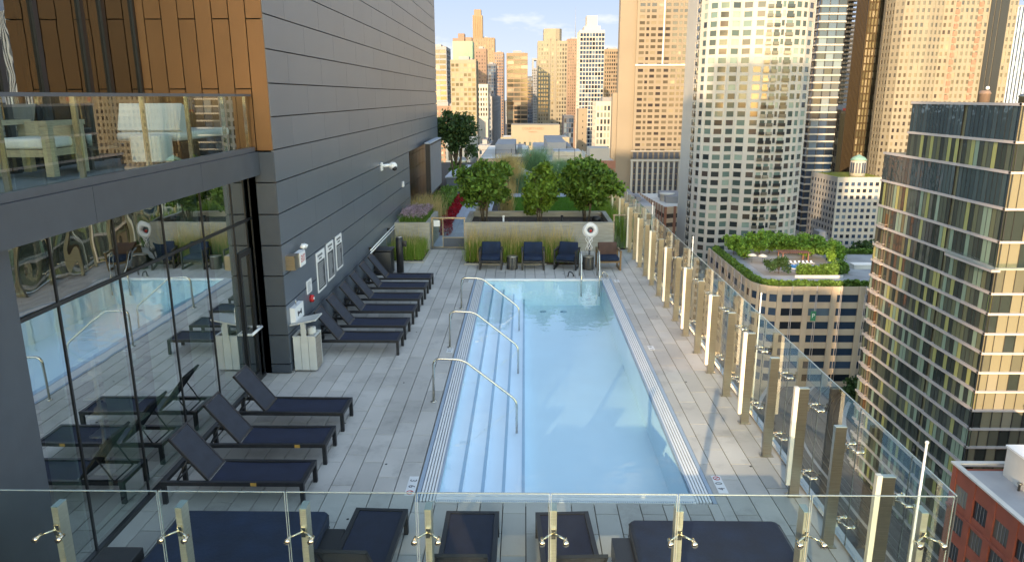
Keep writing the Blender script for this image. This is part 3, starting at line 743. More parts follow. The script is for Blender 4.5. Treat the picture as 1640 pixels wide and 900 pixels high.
# ------------------------------------------------------------------ bin, locker, wall fittings
t = thing('trash_bin', 'cream slatted trash bin with sloping canopy beside the dark pier', 'trash bin', (-4.33, 13.86, 0))
bx = MB()
for k in range(3): bx.box(-.22+.15*k, -.22+.15*k+.142, -.215, -.19, .04, .72)
b2 = MB()
for k in range(3): b2.box(-.22+.15*k, -.22+.15*k+.142, .19, .215, .04, .72)
part('back_slats', b2, 'bin_cream', t, local=True); part('front_slats', bx, 'bin_cream', t, local=True)
sd_ = MB()
for s in (-1, 1):
    for k in range(9): sd_.box(s*.205 if s > 0 else -.22, .22 if s > 0 else -.205, -.185, .185, .05+.072*k, .05+.072*k+.066)
part('side_panel', sd_, 'bin_tan', t, local=True)
part('liner', MB().box(-.20, .20, -.185, .185, .04, .66), 'black_plastic', t, local=True)
part('rim', MB().box(-.225, .225, -.22, -.17, .72, .745).box(-.225, .225, .17, .22, .72, .745).box(-.225, -.18, -.17, .17, .72, .745).box(.18, .225, -.17, .17, .72, .745), 'bin_cream', t, local=True)
cn_ = MB(); cn_.box(-.05, .05, -.224, -.20, .60, 1.0)
cn_.lathe([(.085, .62), (.085, .86)], (.09, .03, 0), 18)
part('canopy_support', cn_, 'bin_cream', t, local=True)
rf = MB(); rf.mbox(Matrix.Translation((0, 0, 1.01)) @ Matrix.Rotation(R(-12), 4, 'Y'), -.26, .27, -.24, .24, 0, .025)
part('canopy', rf, 'bin_cream', t, local=True)
t = thing('wall_locker', 'black plastic cabinet with lid against the grey wall behind the loungers', 'cabinet', (-4.3, 22.0, 0))
part('body', MB().rbox(-.28, .25, -.28, .3, .02, .74, .03), 'black_plastic', t, local=True)
part('lid', MB().rbox(-.3, .28, -.3, .32, .745, .80, .02), 'black_plastic', t, local=True)
part('plinth', MB().box(-.24, .2, -.24, .26, 0, .02), 'black_plastic', t, local=True)
t = thing('ash_post', 'slim black cylindrical waste post with side box beside the black cabinet', 'waste post', (-3.86, 22.2, 0))
part('tube', MB().lathe([(.11, 0), (.11, 1.08), (.09, 1.10)], (0, 0, 0), 20), 'black_plastic', t, local=True)
part('steel_top', MB().lathe([(.09, 1.102), (.09, 1.115)], (0, 0, 0), 20), 'steel', t, local=True)
part('side_box', MB().rbox(.10, .22, -.06, .06, .82, .98, .01), 'black_plastic', t, local=True)
t = thing('wall_handrail', 'pair of sloping white handrails on the grey wall behind the black cabinet', 'handrail', (-4.5, 21.2, .85))
for dz in (0, .10):
    part('rail', MB().cyl((-4.46, 20.75, .90+dz*.8), (-4.46, 24.8, .93+dz), .018, 10), 'white_paint', t)
part('bracket', MB().box(-4.6, -4.46, 21.2, 21.23, .90, .99).box(-4.6, -4.46, 24.2, 24.23, .93, 1.03), 'black_frame', t)
# ------------------------------------------------------------------ fittings on the grey wall
def on_wall(y0, y1, z0, z1, d=.03, x=-4.6): return MB().box(x, x+d, y0, y1, z0, z1)
for i, (y0, y1, zt, zb, l) in enumerate(((15.75, 16.42, 1.95, 1.05, 'pool rules board nearest to the camera on the grey wall'), (16.62, 17.22, 1.99, 1.10, 'pool rules board in the middle of the three on the grey wall'), (17.45, 18.05, 2.0, 1.16, 'pool rules board farthest from the camera on the grey wall'))):
    t = thing('notice_board', l, 'notice board', (-4.6, y0, zb), group='rules boards on the grey wall')
    part('panel', on_wall(y0, y1, zb, zt, .015), 'white_paint', t)
    part('text_field', on_wall(y0+.05, y1-.05, zb+.05, zt-.22, .018), 'ink', t)
    q = MB(); r_ = random.Random(i)
    for k in range(11):
        z = zt-.27-.052*k
        if z < zb+.08: break
        q.box(-4.6, -4.579, y0+.09, y0+.09+(y1-y0-.2)*r_.uniform(.6, 1), z-.012, z)
    part('small_print', q, 'white_paint', t)
    q = MB()
    for k in range(5): q.box(-4.6, -4.582, y0+.10+.08*k, y0+.155+.08*k, zt-.11, zt-.06)
    for k in range(3): q.box(-4.6, -4.582, y0+.18+.08*k, y0+.235+.08*k, zt-.18, zt-.14)
    part('heading', q, 'ink', t)
t = thing('small_notice', 'small white notice on the grey wall above the red alarm', 'notice', (-4.6, 15.1, 1.24))
part('panel', on_wall(14.93, 15.28, 1.24, 1.52, .012), 'white_paint', t)
q = MB()
for k in range(5): q.box(-4.6, -4.586, 14.97, 15.22-.03*(k % 3), 1.28+.045*k, 1.295+.045*k)
part('small_print', q, 'sign_grey', t)
t = thing('fire_alarm', 'small round red alarm on the grey wall under the white notice', 'alarm', (-4.6, 15.15, 1.0))
part('bell', MB().cyl((-4.6, 15.15, 1.1), (-4.53, 15.15, 1.1), .085, 20, .075), 'red_paint', t)
part('hub', MB().cyl((-4.53, 15.15, 1.1), (-4.515, 15.15, 1.1), .03, 12), 'white_paint', t)
t = thing('exit_sign', 'white lit exit sign box with red letters on the grey wall near the dark pier', 'exit sign', (-4.6, 14.0, 2.0))
part('housing', MB().box(-4.6, -4.42, 13.72, 14.02, 2.05, 2.33), 'brushed', t)
part('face', MB().box(-4.52, -4.40, 14.02, 14.36, 2.05, 2.33), 'white_paint', t)
text('lettering', 'EXIT', .17, Matrix.Translation((-4.398, 14.19, 2.19)) @ Matrix(((0, 0, 1, 0), (1, 0, 0, 0), (0, 1, 0, 0), (0, 0, 0, 1))), 'red_paint', t, .001, font_scale=(.75, 1.2))
part('lamp_head', MB().cyl((-4.5, 14.44, 2.40), (-4.42, 14.44, 2.36), .05, 12).cyl((-4.5, 14.58, 2.38), (-4.42, 14.58, 2.34), .05, 12), 'white_paint', t)
t = thing('emergency_phone', 'white emergency phone box on the grey wall above the trash bin', 'phone box', (-4.6, 14.0, .98))
part('box', on_wall(13.75, 14.32, .98, 1.28, .10), 'white_paint', t)
part('antenna', MB().cyl((-4.55, 14.0, 1.28), (-4.55, 14.0, 1.40), .008, 6), 'steel', t)
part('handset_mark', MB().box(-4.50, -4.496, 13.95, 14.14, 1.10, 1.14).box(-4.50, -4.496, 13.92, 13.97, 1.07, 1.17).box(-4.50, -4.496, 14.12, 14.17, 1.07, 1.17), 'ink', t)
t = thing('security_camera', 'white dome security camera on a bracket high on the grey wall', 'security camera', (-4.6, 24.0, 2.95))
part('bracket', MB().box(-4.6, -4.56, 23.6, 23.8, 3.0, 3.25).cyl((-4.58, 23.7, 3.15), (-4.35, 23.9, 3.15), .05, 10), 'white_paint', t)
part('body', MB().sphere((-4.28, 24.0, 3.12), .14, 8, (1, 1.2, .9)), 'white_paint', t)
part('lens', MB().sphere((-4.22, 23.93, 3.05), .085, 8), 'black_plastic', t)
solo('junction_box', on_wall(27.6, 27.8, 2.0, 2.2, .05), 'white_paint', 'tiny white junction box on the grey wall before the copper recess', 'junction box')

# ------------------------------------------------------------------ planters, gate, end of the deck
mat('leaf_dummy', (.05, .09, .03))
def planter(name, label, x0, x1, y0, y1, h, th, soilz):
    t = thing(name, label, 'planter', ((x0+x1)/2, y0, 0))
    m = MB(); m.box(x0, x1, y0, y0+th, 0, h); m.box(x0, x1, y1-th, y1, 0, h); m.box(x0, x0+th, y0+th, y1-th, 0, h); m.box(x1-th, x1, y0+th, y1-th, 0, h)
    part('concrete_box', m, 'concrete', t)
    part('soil', MB().box(x0+th, x1-th, y0+th, y1-th, .05, soilz), 'soil', t)
    return t
PC = planter('planter', 'long board-marked concrete planter with three small trees, behind the armchairs', -2.10, 3.12, 25.45, 28.1, 1.02, .16, .82)
PL = planter('planter', 'short concrete planter with purple flowers between the grey wall and the gate', -4.58, -3.34, 25.45, 28.2, 1.0, .15, .85)
for (x, y, l, m) in ((-.75, 26.0, 'small pale irrigation post in the long planter, left of the middle tree', 'white_paint'), (1.35, 26.1, 'small black irrigation post in the long planter, right of the middle tree', 'black_plastic')):
    solo('irrigation_post', MB().cyl((x, y, .82), (x, y, 1.12), .035, 10).cyl((x, y, 1.12), (x, y, 1.17), .05, 10), m, l, 'post')
solo('bucket', MB().lathe([(.10, 0), (.16, .02), (.17, .2), (.13, .24)], (2.62, 26.5, .83), 16), 'black_plastic', 'round black pot lying at the right end of the long planter', 'pot')
solo('well_cover', MB().lathe([(.22, 0), (.22, .03), (.18, .05)], (-1.15+.2, 25.95, .821), 20), 'gutter_blue', 'flat blue-grey round cover on the soil of the long planter', 'cover')
gt = thing('glass_gate', 'steel framed glass gate with small white notice between the two planters', 'gate', (-2.72, 25.9, 0))
part('frame', MB().box(-3.32, -3.27, 25.87, 25.92, 0, 1.08).box(-2.16, -2.12, 25.87, 25.92, 0, 1.08).box(-3.33, -2.11, 25.86, 25.93, 1.08, 1.13).box(-3.27, -2.16, 25.875, 25.915, .02, .06).box(-2.93, -2.90, 25.875, 25.915, .06, 1.08).box(-2.90, -2.16, 25.875, 25.915, .38, .41), 'brushed', gt)
part('glass_pane', MB().box(-3.27, -2.93, 25.89, 25.90, .06, 1.08).box(-2.90, -2.16, 25.89, 25.90, .41, 1.08), 'rail_glass', gt)
part('kick_plate', MB().box(-2.90, -2.16, 25.885, 25.905, .06, .38), 'sign_grey', gt)
part('notice', MB().box(-3.24, -3.02, 25.865, 25.885, .80, 1.02), 'white_paint', gt)
sc = thing('glass_screen', 'short framed glass screen between the long planter and the right fence', 'screen', (3.45, 25.7, 0))
part('frame', MB().box(3.14, 3.19, 25.68, 25.72, 0, 1.22).box(3.60, 3.68, 25.68, 25.72, 0, 1.22).box(3.13, 3.69, 25.67, 25.73, 1.22, 1.26), 'steel', sc)
part('glass_pane', MB().box(3.19, 3.60, 25.69, 25.70, .04, 1.22), 'rail_glass', sc)
kb = MB(); kb.box(-1.96, .72, 23.2, 23.26, 0, .05); kb.box(-1.96, -1.90, 23.26, 25.44, 0, .05); kb.box(-4.55, -3.30, 23.5, 23.56, 0, .05); kb.box(-3.36, -3.30, 23.56, 25.44, 0, .05); kb.box(-4.5, 3.5, 0,0,0,0) if False else None
solo('planting_bed_kerb', kb, 'concrete', kind='structure')
bedm = MB(); bedm.box(-1.9, 1.9, 23.26, 25.44, .004, .045); bedm.box(-4.58, -3.36, 23.56, 25.44, .004, .045)
solo('planting_bed', bedm, 'soil', kind='structure')

# ------------------------------------------------------------------ foliage
leafmat('leaf_planter', (.10, .19, .035), .65); leafmat('leaf_planter_gold', (.13, .225, .035), .6); leafmat('leaf_dark', (.04, .085, .03)); leafmat('leaf_city', (.17, .30, .05), .5)
leafmat('leaf_hedge', (.11, .20, .04), .6); leafmat('leaf_red', (.32, .008, .018)); leafmat('grass_green', (.19, .29, .045)); leafmat('grass_tan', (.52, .40, .20), .3)
leafmat('grass_blue', (.17, .30, .18)); leafmat('lawn', (.08, .20, .025), .5); leafmat('flower', (.42, .30, .38), .3); leafmat('sedum', (.28, .30, .05), .3)
mat('bark', (.10, .075, .05), .9, var=.3, scale=10)
nr = np.random.default_rng(5)
def leaves(C, S, size, aspect=1.6):
    """one bent leaf (two triangles fan -> quad) at each centre C; S: random sizes"""
    n = len(C)
    a = nr.normal(size=(n, 3)); a /= np.linalg.norm(a, axis=1)[:, None]
    b = nr.normal(size=(n, 3)); b -= a*(a*b).sum(1)[:, None]; b /= np.linalg.norm(b, axis=1)[:, None]
    s = size*S[:, None]
    V = np.stack([C-a*s*aspect*.5, C+b*s*.5, C+a*s*aspect*.5, C-b*s*.5], 1).reshape(-1, 3)
    F = np.arange(4*n).reshape(n, 4)
    return V, F
def crown_points(n, cx, cz, rx, ry, rz, clumps, cr, base=.0, hollow=.35, seed=0):
    r = np.random.default_rng(seed)
    d = r.normal(size=(clumps, 3)); d /= np.linalg.norm(d, axis=1)[:, None]
    rad = (hollow + (1-hollow)*r.random(clumps)**.6)[:, None]
    cc = d*rad*np.array([rx, ry, rz])*(.78+.5*r.random((clumps, 1))); cc[:, 2] += cz
    k = r.integers(0, clumps, n); sizes = cr*(.55+.8*r.random(clumps))
    p = r.normal(size=(n, 3)); p /= np.linalg.norm(p, axis=1)[:, None]
    P = cc[k] + p*sizes[k][:, None]*(r.random((n, 1))**.45)
    return P, cc
def tree(name, label, loc, h, trunk_h, rx, rz, n, leaf, m='leaf_planter', cat='tree', group=None, stems=1, clumps=26, cr=None, seed=1, ry=None):
    t = thing(name, label, cat, loc, 0, group)
    ry = ry or rx; cr = cr or rx*.34
    P, cc = crown_points(n, 0, h-rz, rx, ry, rz, clumps, cr, seed=seed)
    q = nr.normal(size=(n//8, 3)); q /= np.linalg.norm(q, axis=1)[:, None]; q *= (nr.random((n//8, 1))**.5)*np.array([rx, ry, rz])*1.02; q[:, 2] += h-rz
    P = np.concatenate([P + nr.normal(size=P.shape)*cr*.22, q])
    P = P[P[:, 2] > trunk_h*.45]
    V, F = leaves(P, .6+.8*nr.random(len(P)), leaf)
    npmesh('crown', V, F, m, t)
    tr = MB(); r = random.Random(seed); k = 0
    for s in range(stems):
        a = 2*math.pi*s/max(stems, 1)+r.random(); o = .0 if stems == 1 else rx*.10
        x0, y0 = o*math.cos(a), o*math.sin(a); r0 = max(h*.022/(stems**.4), .01)
        tr.tube([(x0, y0, 0), (x0*1.6, y0*1.6, trunk_h*.6), (x0*3, y0*3, h-rz*.9), (x0*4, y0*4, h-rz*.4)], r0, 7, rs=[r0, r0*.85, r0*.6, r0*.2])
    for c in cc[:min(14, clumps)]:
        z = trunk_h*r.uniform(.6, 1.0); tr.tube([(0, 0, z), (c[0]*.45, c[1]*.45, (z+c[2])/2+.05*h), tuple(c)], h*.01, 5, rs=[h*.011, h*.007, h*.003])
    part('trunk', tr, 'bark', t, local=True)
    return t
tree('planter_tree', 'bushy multi-stem small tree at the left end of the long planter', (-1.47, 26.7, .82), 2.25, .75, .82, .84, 8500, .095, stems=5, clumps=30, cr=.27, seed=11)
tree('planter_tree', 'narrower small tree in the middle of the long planter, partly yellow leaves', (.55, 26.6, .82), 2.05, .6, .64, .80, 6000, .09, 'leaf_planter_gold', stems=4, clumps=22, cr=.25, seed=12)
tree('planter_tree', 'widest rounded small tree at the right end of the long planter', (2.28, 26.8, .82), 2.3, .85, .98, .84, 10500, .095, stems=6, clumps=36, cr=.28, seed=13)
tree('terrace_tree', 'dark tree rising above the black screen at the end of the grey wall', (-3.85, 41.5, 0), 4.4, 2.4, 1.45, 1.0, 6000, .12, 'leaf_dark', stems=2, clumps=30, cr=.36, seed=14)

def blades(n, region, h, wdt, lean=.3, seed=0, tuft=None):
    """grass blades: region(k) -> xy ; quads tapering to the tip"""
    r = np.random.default_rng(seed); P = region(r, n)
    H = h*(.55+.6*r.random(n)); a = r.random(n)*2*np.pi; l = lean*H*(r.random(n)**.7); b = r.random(n)*np.pi*2
    w_ = wdt*(.6+.8*r.random(n))
    B0 = np.stack([P[:, 0]-np.cos(b)*w_/2, P[:, 1]-np.sin(b)*w_/2, P[:, 2]], 1); B1 = np.stack([P[:, 0]+np.cos(b)*w_/2, P[:, 1]+np.sin(b)*w_/2, P[:, 2]], 1)
    M0 = np.stack([P[:, 0]+np.cos(a)*l*.3+np.cos(b)*w_*.35, P[:, 1]+np.sin(a)*l*.3+np.sin(b)*w_*.35, P[:, 2]+H*.6], 1)
    M1 = np.stack([P[:, 0]+np.cos(a)*l*.3-np.cos(b)*w_*.35, P[:, 1]+np.sin(a)*l*.3-np.sin(b)*w_*.35, P[:, 2]+H*.6], 1)
    T0 = np.stack([P[:, 0]+np.cos(a)*l+np.cos(b)*w_*.08, P[:, 1]+np.sin(a)*l, P[:, 2]+H], 1); T1 = T0 - np.stack([np.cos(b)*w_*.16, np.sin(b)*0, 0*b], 1)
    V = np.stack([B0, B1, M0, M1, T0, T1], 1).reshape(-1, 3)
    i = np.arange(n)[:, None]*6
    F = np.concatenate([i+np.array([[0, 1, 2, 3]]), i+np.array([[3, 2, 4, 5]])], 0)
    return V, F
def rect_region(x0, x1, y0, y1, z): return lambda r, n: np.stack([x0+(x1-x0)*r.random(n), y0+(y1-y0)*r.random(n), np.full(n, z)], 1)
def tufts(cs, spread, z): 
    cs = np.array(cs)
    def f(r, n):
        k = r.integers(0, len(cs), n); return np.stack([cs[k, 0]+r.normal(size=n)*spread, cs[k, 1]+r.normal(size=n)*spread, np.full(n, z)], 1)
    return f
def stuff(name, V, F, m): o = npmesh(name, V, F, m); o['kind'] = 'stuff'; return o
def plantpatch(name, label, V, F, m, cat):
    off = np.array([(V[:, 0].min()+V[:, 0].max())/2, (V[:, 1].min()+V[:, 1].max())/2, V[:, 2].min()]); o = npmesh(name, V-off, F, m); o.location = off.tolist(); tag(o, label, cat); return o
tf = [(-1.75+.27*i+.06*math.sin(i*5), 23.6+.45*j+.1*math.sin(i+j*3)) for i in range(13) for j in range(3)]
V, F = blades(9000, tufts(tf, .09, .04), .62, .014, .45, 21); stuff('bed_grass', V, F, 'grass_green')
V, F = blades(1500, tufts(tf, .10, .05), 1.08, .012, .30, 22); stuff('dry_grass', V, F, 'grass_tan')
tf = [(-4.35+.26*i, 23.9+.42*j) for i in range(4) for j in range(4)]
V, F = blades(4500, tufts(tf, .09, .04), .50, .014, .5, 23); stuff('bed_grass', V, F, 'grass_green')
V, F = blades(250, tufts(tf, .12, .05), .95, .010, .3, 24); stuff('dry_grass', V, F, 'grass_tan')
# flowers in the left planter
V, F = blades(3500, rect_region(-4.42, -3.5, 25.6, 28.0, .85), .38, .02, .5, 25); stuff('planter_foliage', V, F, 'leaf_hedge')
C_ = np.stack([-4.42+.92*nr.random(520), 25.6+2.3*nr.random(520), 1.16+.16*nr.random(520)], 1)
C_ = np.repeat(C_, 9, 0)+nr.normal(size=(520*9, 3))*.028
V, F = leaves(C_, .7+.6*nr.random(len(C_)), .035, 1); stuff('purple_flowers', V, F, 'flower')
V, F = blades(1800, tufts([(-4.35+.3*i, 28.9+.5*j) for i in range(3) for j in range(6)], .14, 0), 1.25, .016, .35, 26); stuff('dry_grass', V, F, 'grass_tan')
V, F = blades(1200, rect_region(-4.5, -3.8, 28.4, 31.5, 0), .8, .02, .35, 27); stuff('bed_grass', V, F, 'grass_green')
# clipped hedge and red flower strip
def slab_leaves(n, x0, x1, y0, y1, h, size, m, name, seed, label, cat, shift=0.0):
    r = np.random.default_rng(seed); P = np.stack([r.random(n), r.random(n), r.random(n)], 1)
    face = r.integers(0, 5, n); P[face <= 1, 2] = 1-.08*r.random((face <= 1).sum()); P[face == 2, 0] = .04*r.random((face == 2).sum()); P[face == 3, 0] = 1-.04*r.random((face == 3).sum()); P[face == 4, 1] = .02*r.random((face == 4).sum())
    y = y0+P[:, 1]*(y1-y0)
    C = np.stack([x0+P[:, 0]*(x1-x0)+shift*(y-y0), y, P[:, 2]*h*(1+.10*np.sin(y*2.3)+.06*np.sin(P[:, 0]*9+y*5))], 1)
    C += r.normal(size=C.shape)*size*.5
    V, F = leaves(C, .7+.6*r.random(n), size); plantpatch(name, label, V, F, m, cat)
slab_leaves(9000, -4.45, -3.55, 31.6, 38.5, .75, .07, 'leaf_hedge', 'clipped_hedge', 31, 'clipped green hedge beside the walkway behind the purple flowers', 'hedge')
slab_leaves(4500, -3.52, -3.12, 30.2, 38.8, .26, .055, 'leaf_red', 'red_flower_border', 32, 'strip of deep red flowers along the walkway beside the hedge', 'flower bed')
slab_leaves(500, -3.3, -2.96, 28.4, 29.6, .3, .055, 'leaf_red', 'red_flower_clump', 33, 'clump of red flowers just behind the glass gate', 'flower bed')

# ------------------------------------------------------------------ garden terrace beyond the planter (setting)
gp = MB()
for i in range(6):
    for j in range(40): gp.box(-3.08+.62*i+.006-.35, -3.08+.62*(i+1)-.006-.35, 25.94+.62*j+.003, 25.94+.62*(j+1)-.003, -.04, 0) if (i < 3 or 39.6 < 25.94+.62*j < 42.0) else None
for i in range(8):
    for j in range(3): gp.box(-.95+.62*i+.006, -.95+.62*(i+1)-.006, 39.6+.62*j+.003, 39.6+.62*(j+1)-.003, -.045, -.004)
mat('bluestone', (.36, .40, .46), .7, var=.06, island=.07)
solo('terrace_paving', gp, 'bluestone', kind='structure')
gs = MB(); gs.box(-12, 4.0, 25.72, 62, -.055, -.05)
solo('terrace_ground', gs, 'soil', kind='structure')
lw = MB(); lw.box(-.85, 3.75, 33.8, 39.5, -.05, .02)
solo('lawn_base', lw, 'lawn', kind='structure')
V, F = blades(26000, rect_region(-.85, 3.75, 33.8, 39.5, .02), .075, .012, .5, 41); stuff('lawn_grass', V, F, 'lawn')
def bigtuft(name, label, x, y, r, h, m, n, seed, lean=.8, wd=.02):
    V, F = blades(n, tufts([(x, y)], r*.28, 0), h, wd, lean, seed); plantpatch(name, label, V, F, m, 'ornamental grass')
bigtuft('ornamental_grass', 'tall tan feathery grass behind the left planter tree', -.95, 41.8, .9, 1.95, 'grass_tan', 2600, 51, .35, .025)
bigtuft('ornamental_grass', 'tan feathery grass right beside the left planter tree, in front of the lawn', -.75, 31.2, .35, 1.5, 'grass_tan', 900, 52, .25, .018)
bigtuft('ornamental_grass', 'blue-green arching grass between the hammock post and the lawn', -.3, 41.9, .7, 1.0, 'grass_blue', 2600, 53, .9)
bigtuft('ornamental_grass', 'blue-green grass fountain in the raised bed behind the hammock', .75, 47.0, .75, 2.0, 'grass_blue', 2400, 54, .6)
bigtuft('ornamental_grass', 'pale blue-green grass right of the middle planter tree', 2.2, 42.4, .8, 1.7, 'grass_blue', 3200, 55, .7)
bigtuft('ornamental_grass', 'tall blue-green grass close to the right glass fence behind the lawn', 3.2, 43.2, .7, 1.5, 'grass_blue', 2400, 56, .7)
bigtuft('ornamental_grass', 'tan grass along the walkway before the stone counter', -2.3, 41.5, .5, 1.1, 'grass_tan', 1300, 57, .5)
bigtuft('ornamental_grass', 'short reddish tan grass left of the long planter beside the walkway', -1.75, 30.5, .35, .9, 'grass_tan', 700, 58, .3)
V, F = blades(2000, rect_region(3.2, 3.8, 25.9, 33.5, 0), 1.0, .03, .35, 60); stuff('bed_grass', V, F, 'grass_green')
V, F = blades(5000, rect_region(-3.4, 3.6, 48.5, 54, 0), .7, .03, .6, 61); stuff('sedum_planting', V, F, 'sedum')
V, F = blades(5000, rect_region(-1.4, 3.7, 42.3, 47.5, 0), .6, .03, .6, 62); stuff('bed_grass', V, F, 'grass_green')
slab_leaves(3000, -4.6, -3.9, 45.5, 48.5, 1.1, .09, 'leaf_hedge', 'shrub', 63, 'round green shrub behind the stone counter under the dark tree', 'shrub')
# outdoor screen
t = thing('outdoor_screen', 'large grey outdoor screen with black side standing behind the hedge', 'screen', (-4.2, 34.5, 0))
part('housing', MB().box(-4.32, -4.12, 32.3, 36.6, 1.05, 3.3), 'black_plastic', t)
part('screen_face', MB().box(-4.118, -4.105, 32.38, 36.52, 1.15, 3.22), 'screen_face', t)
part('cover_rail', MB().box(-4.34, -4.10, 32.28, 36.62, 3.303, 3.36), 'bluestone', t)
for y in (32.6, 36.2): part('leg', MB().box(-4.3, -4.14, y-.1, y+.1, 0, 1.05), 'black_plastic', t)
t = thing('stone_counter', 'long blue-grey outdoor kitchen counter beyond the screen', 'counter', (-3.9, 44.5, 0))
part('cabinet', MB().box(-4.35, -3.55, 41.0, 48.2, 0, .92), 'sign_grey', t)
part('worktop', MB().box(-4.42, -3.48, 40.9, 48.3, .921, .98), 'counter_stone', t)
t = thing('kettle_grill', 'domed steel grill lid open on the stone counter', 'grill', (-3.95, 46.6, .981))
part('bowl', MB().lathe([(.1, 0), (.3, .1), (.36, .3), (.37, .32)], (0, 0, 0), 20), 'brushed', t, local=True)
part('lid', MB().sphere((0, 0, .36), .36, 8, (1, 1, .8)), 'brushed', t, local=True)
# hammock and posts
t = thing('hammock', 'white net hammock slung between two pale posts behind the lawn', 'hammock', (.6, 43.5, 0))
for (x, y) in ((-.62, 43.8), (1.92, 42.2)): part('post', MB().cyl((x, y, 0), (x, y, 1.55), .05, 12), 'white_paint', t)
hm = MB(); n = 16
A_, B_ = Vector((-.57, 43.8, 0)), Vector((1.87, 42.2, 0))
def npt(u, v):
    s_ = math.sin(math.pi*u); p = A_.lerp(B_, u)
    return (p.x, p.y+(.5-v)*.9*s_, (1.48-.55*s_)*(1-v)+(.48-.18*s_)*v)
for k in range(11): hm.tube([npt(i/n, k/10) for i in range(n+1)], .009, 5)
for i in range(1, 2*n): hm.tube([npt(i/(2*n), k/6) for k in range(7)], .006, 4)
part('net', hm, 'linen', t)
solo('roof_screen', MB().box(-1.3, 1.72, 60, 60.2, -1.5, .42).box(-1.3, 1.72, 60.2, 62, -1.5, .40).box(-1.34, 1.76, 59.97, 60.3, .42, .55), 'cladding_dark', 'low dark grey plant enclosure with pale coping at the end of the terrace', 'enclosure')
for i in range(7):
    x = -3.3+1.17*i
    l = 'thin black cable rail post at the far end of the terrace, number %s from the left' % ('one', 'two', 'three', 'four', 'five', 'six', 'seven')[i]
solo('cable_rail', (lambda m: ([m.box(-3.3+1.17*i-.02, -3.3+1.17*i+.02, 54.98, 55.02, -.05, 1.55) for i in range(7)], [m.cyl((-3.3, 55, z), (3.72, 55, z), .012, 6) for z in (.6, 1.0, 1.45)], m)[2])(MB()), 'black_frame', 'black post and cable rail across the far end of the roof terrace', 'railing')
# ------------------------------------------------------------------ city
mat('asphalt', (.055, .055, .058), .9, var=.2, scale=.05)
mat('pavement', (.26, .25, .24), .9, var=.12, scale=.2)
mat('roof_grey', (.30, .31, .32), .9, var=.25, scale=.12)
mat('roof_pale', (.55, .54, .50), .85, var=.12, scale=.2)
mat('limestone', (.195, .165, .125), .8, var=.06, scale=.05)
mat('white_stone', (.36, .35, .32), .8, var=.05, scale=.08)
mat('cream_wall', (.205, .185, .14), .75, var=.05, scale=.08)
mat('tan_wall', (.19, .14, .095), .8, var=.07, scale=.06)
mat('pink_wall', (.19, .13, .10), .8, var=.07, scale=.06)
mat('grey_wall', (.20, .21, .225), .75, var=.07, scale=.06)
mat('dark_metal', (.04, .04, .042), .4, metal=.4, var=.15)
mat('bronze_mullion', (.10, .075, .045), .35, metal=.6, var=.15)
mat('blue_dark', (.035, .05, .08), .35, var=.1)
mat('green_glass_wall', (.10, .21, .145), .2, var=.06, scale=.1)
mat('brick_red', (.29, .08, .05), .85, var=.12, scale=.6, bump=.2, bscale=8)
mat('brick_brown', (.27, .13, .09), .85, var=.1, scale=.3)
mat('terrace_stone', (.46, .38, .29), .8, var=.08, scale=.3)
mat('slab_edge', (.44, .39, .365), .7, var=.05, scale=.2)
mat('copper_green', (.16, .30, .26), .7, var=.1)
mat('olive_panel', (.20, .19, .12), .4, var=.1)
mat('line_white', (.7, .7, .68), .8, var=.15, scale=1)
mat('track_bed', (.075, .06, .05), .95, var=.25, scale=.4)
mat('rail_steel', (.30, .28, .27), .35, metal=.9)
mat('sign_green', (.03, .22, .12), .5); mat('sign_red', (.55, .05, .03), .5)
winmat('win_mixed', [(.3, (.03, .04, .045)), (.2, (.07, .10, .10)), (.2, (.16, .19, .17)), (.15, (.02, .03, .05)), (.15, (.32, .32, .27))])
winmat('win_green', [(.3, (.035, .06, .058)), (.20, (.08, .13, .12)), (.24, (.015, .022, .026)), (.12, (.18, .25, .22)), (.14, (.05, .042, .038))])
winmat('win_warm', [(.4, (.07, .06, .045)), (.25, (.11, .095, .07)), (.25, (.035, .03, .03)), (.1, (.2, .17, .12))])
winmat('win_dark', [(.4, (.015, .018, .02)), (.3, (.04, .045, .045)), (.2, (.09, .085, .07)), (.1, (.2, .19, .15))])
winmat('win_blue', [(.4, (.02, .04, .075)), (.3, (.04, .07, .12)), (.2, (.015, .02, .03)), (.1, (.10, .15, .2))])
winmat('win_gold', [(.4, (.17, .15, .09)), (.3, (.09, .08, .05)), (.3, (.26, .23, .16))])
winmat('win_curtainwall', [(.26, (.03, .04, .034)), (.18, (.13, .14, .08)), (.15, (.22, .30, .22)), (.10, (.34, .34, .13)), (.17, (.08, .095, .07)), (.14, (.045, .055, .045))], rough=.03, wav=.06)
winmat('win_cream', [(.40, (.20, .185, .125)), (.2, (.11, .11, .08)), (.24, (.03, .04, .035)), (.16, (.24, .22, .16))], rough=.08)
winmat('win_mirror', [(.5, (.10, .15, .16)), (.5, (.07, .11, .12))], rough=.03, metal=.55, wav=.5)

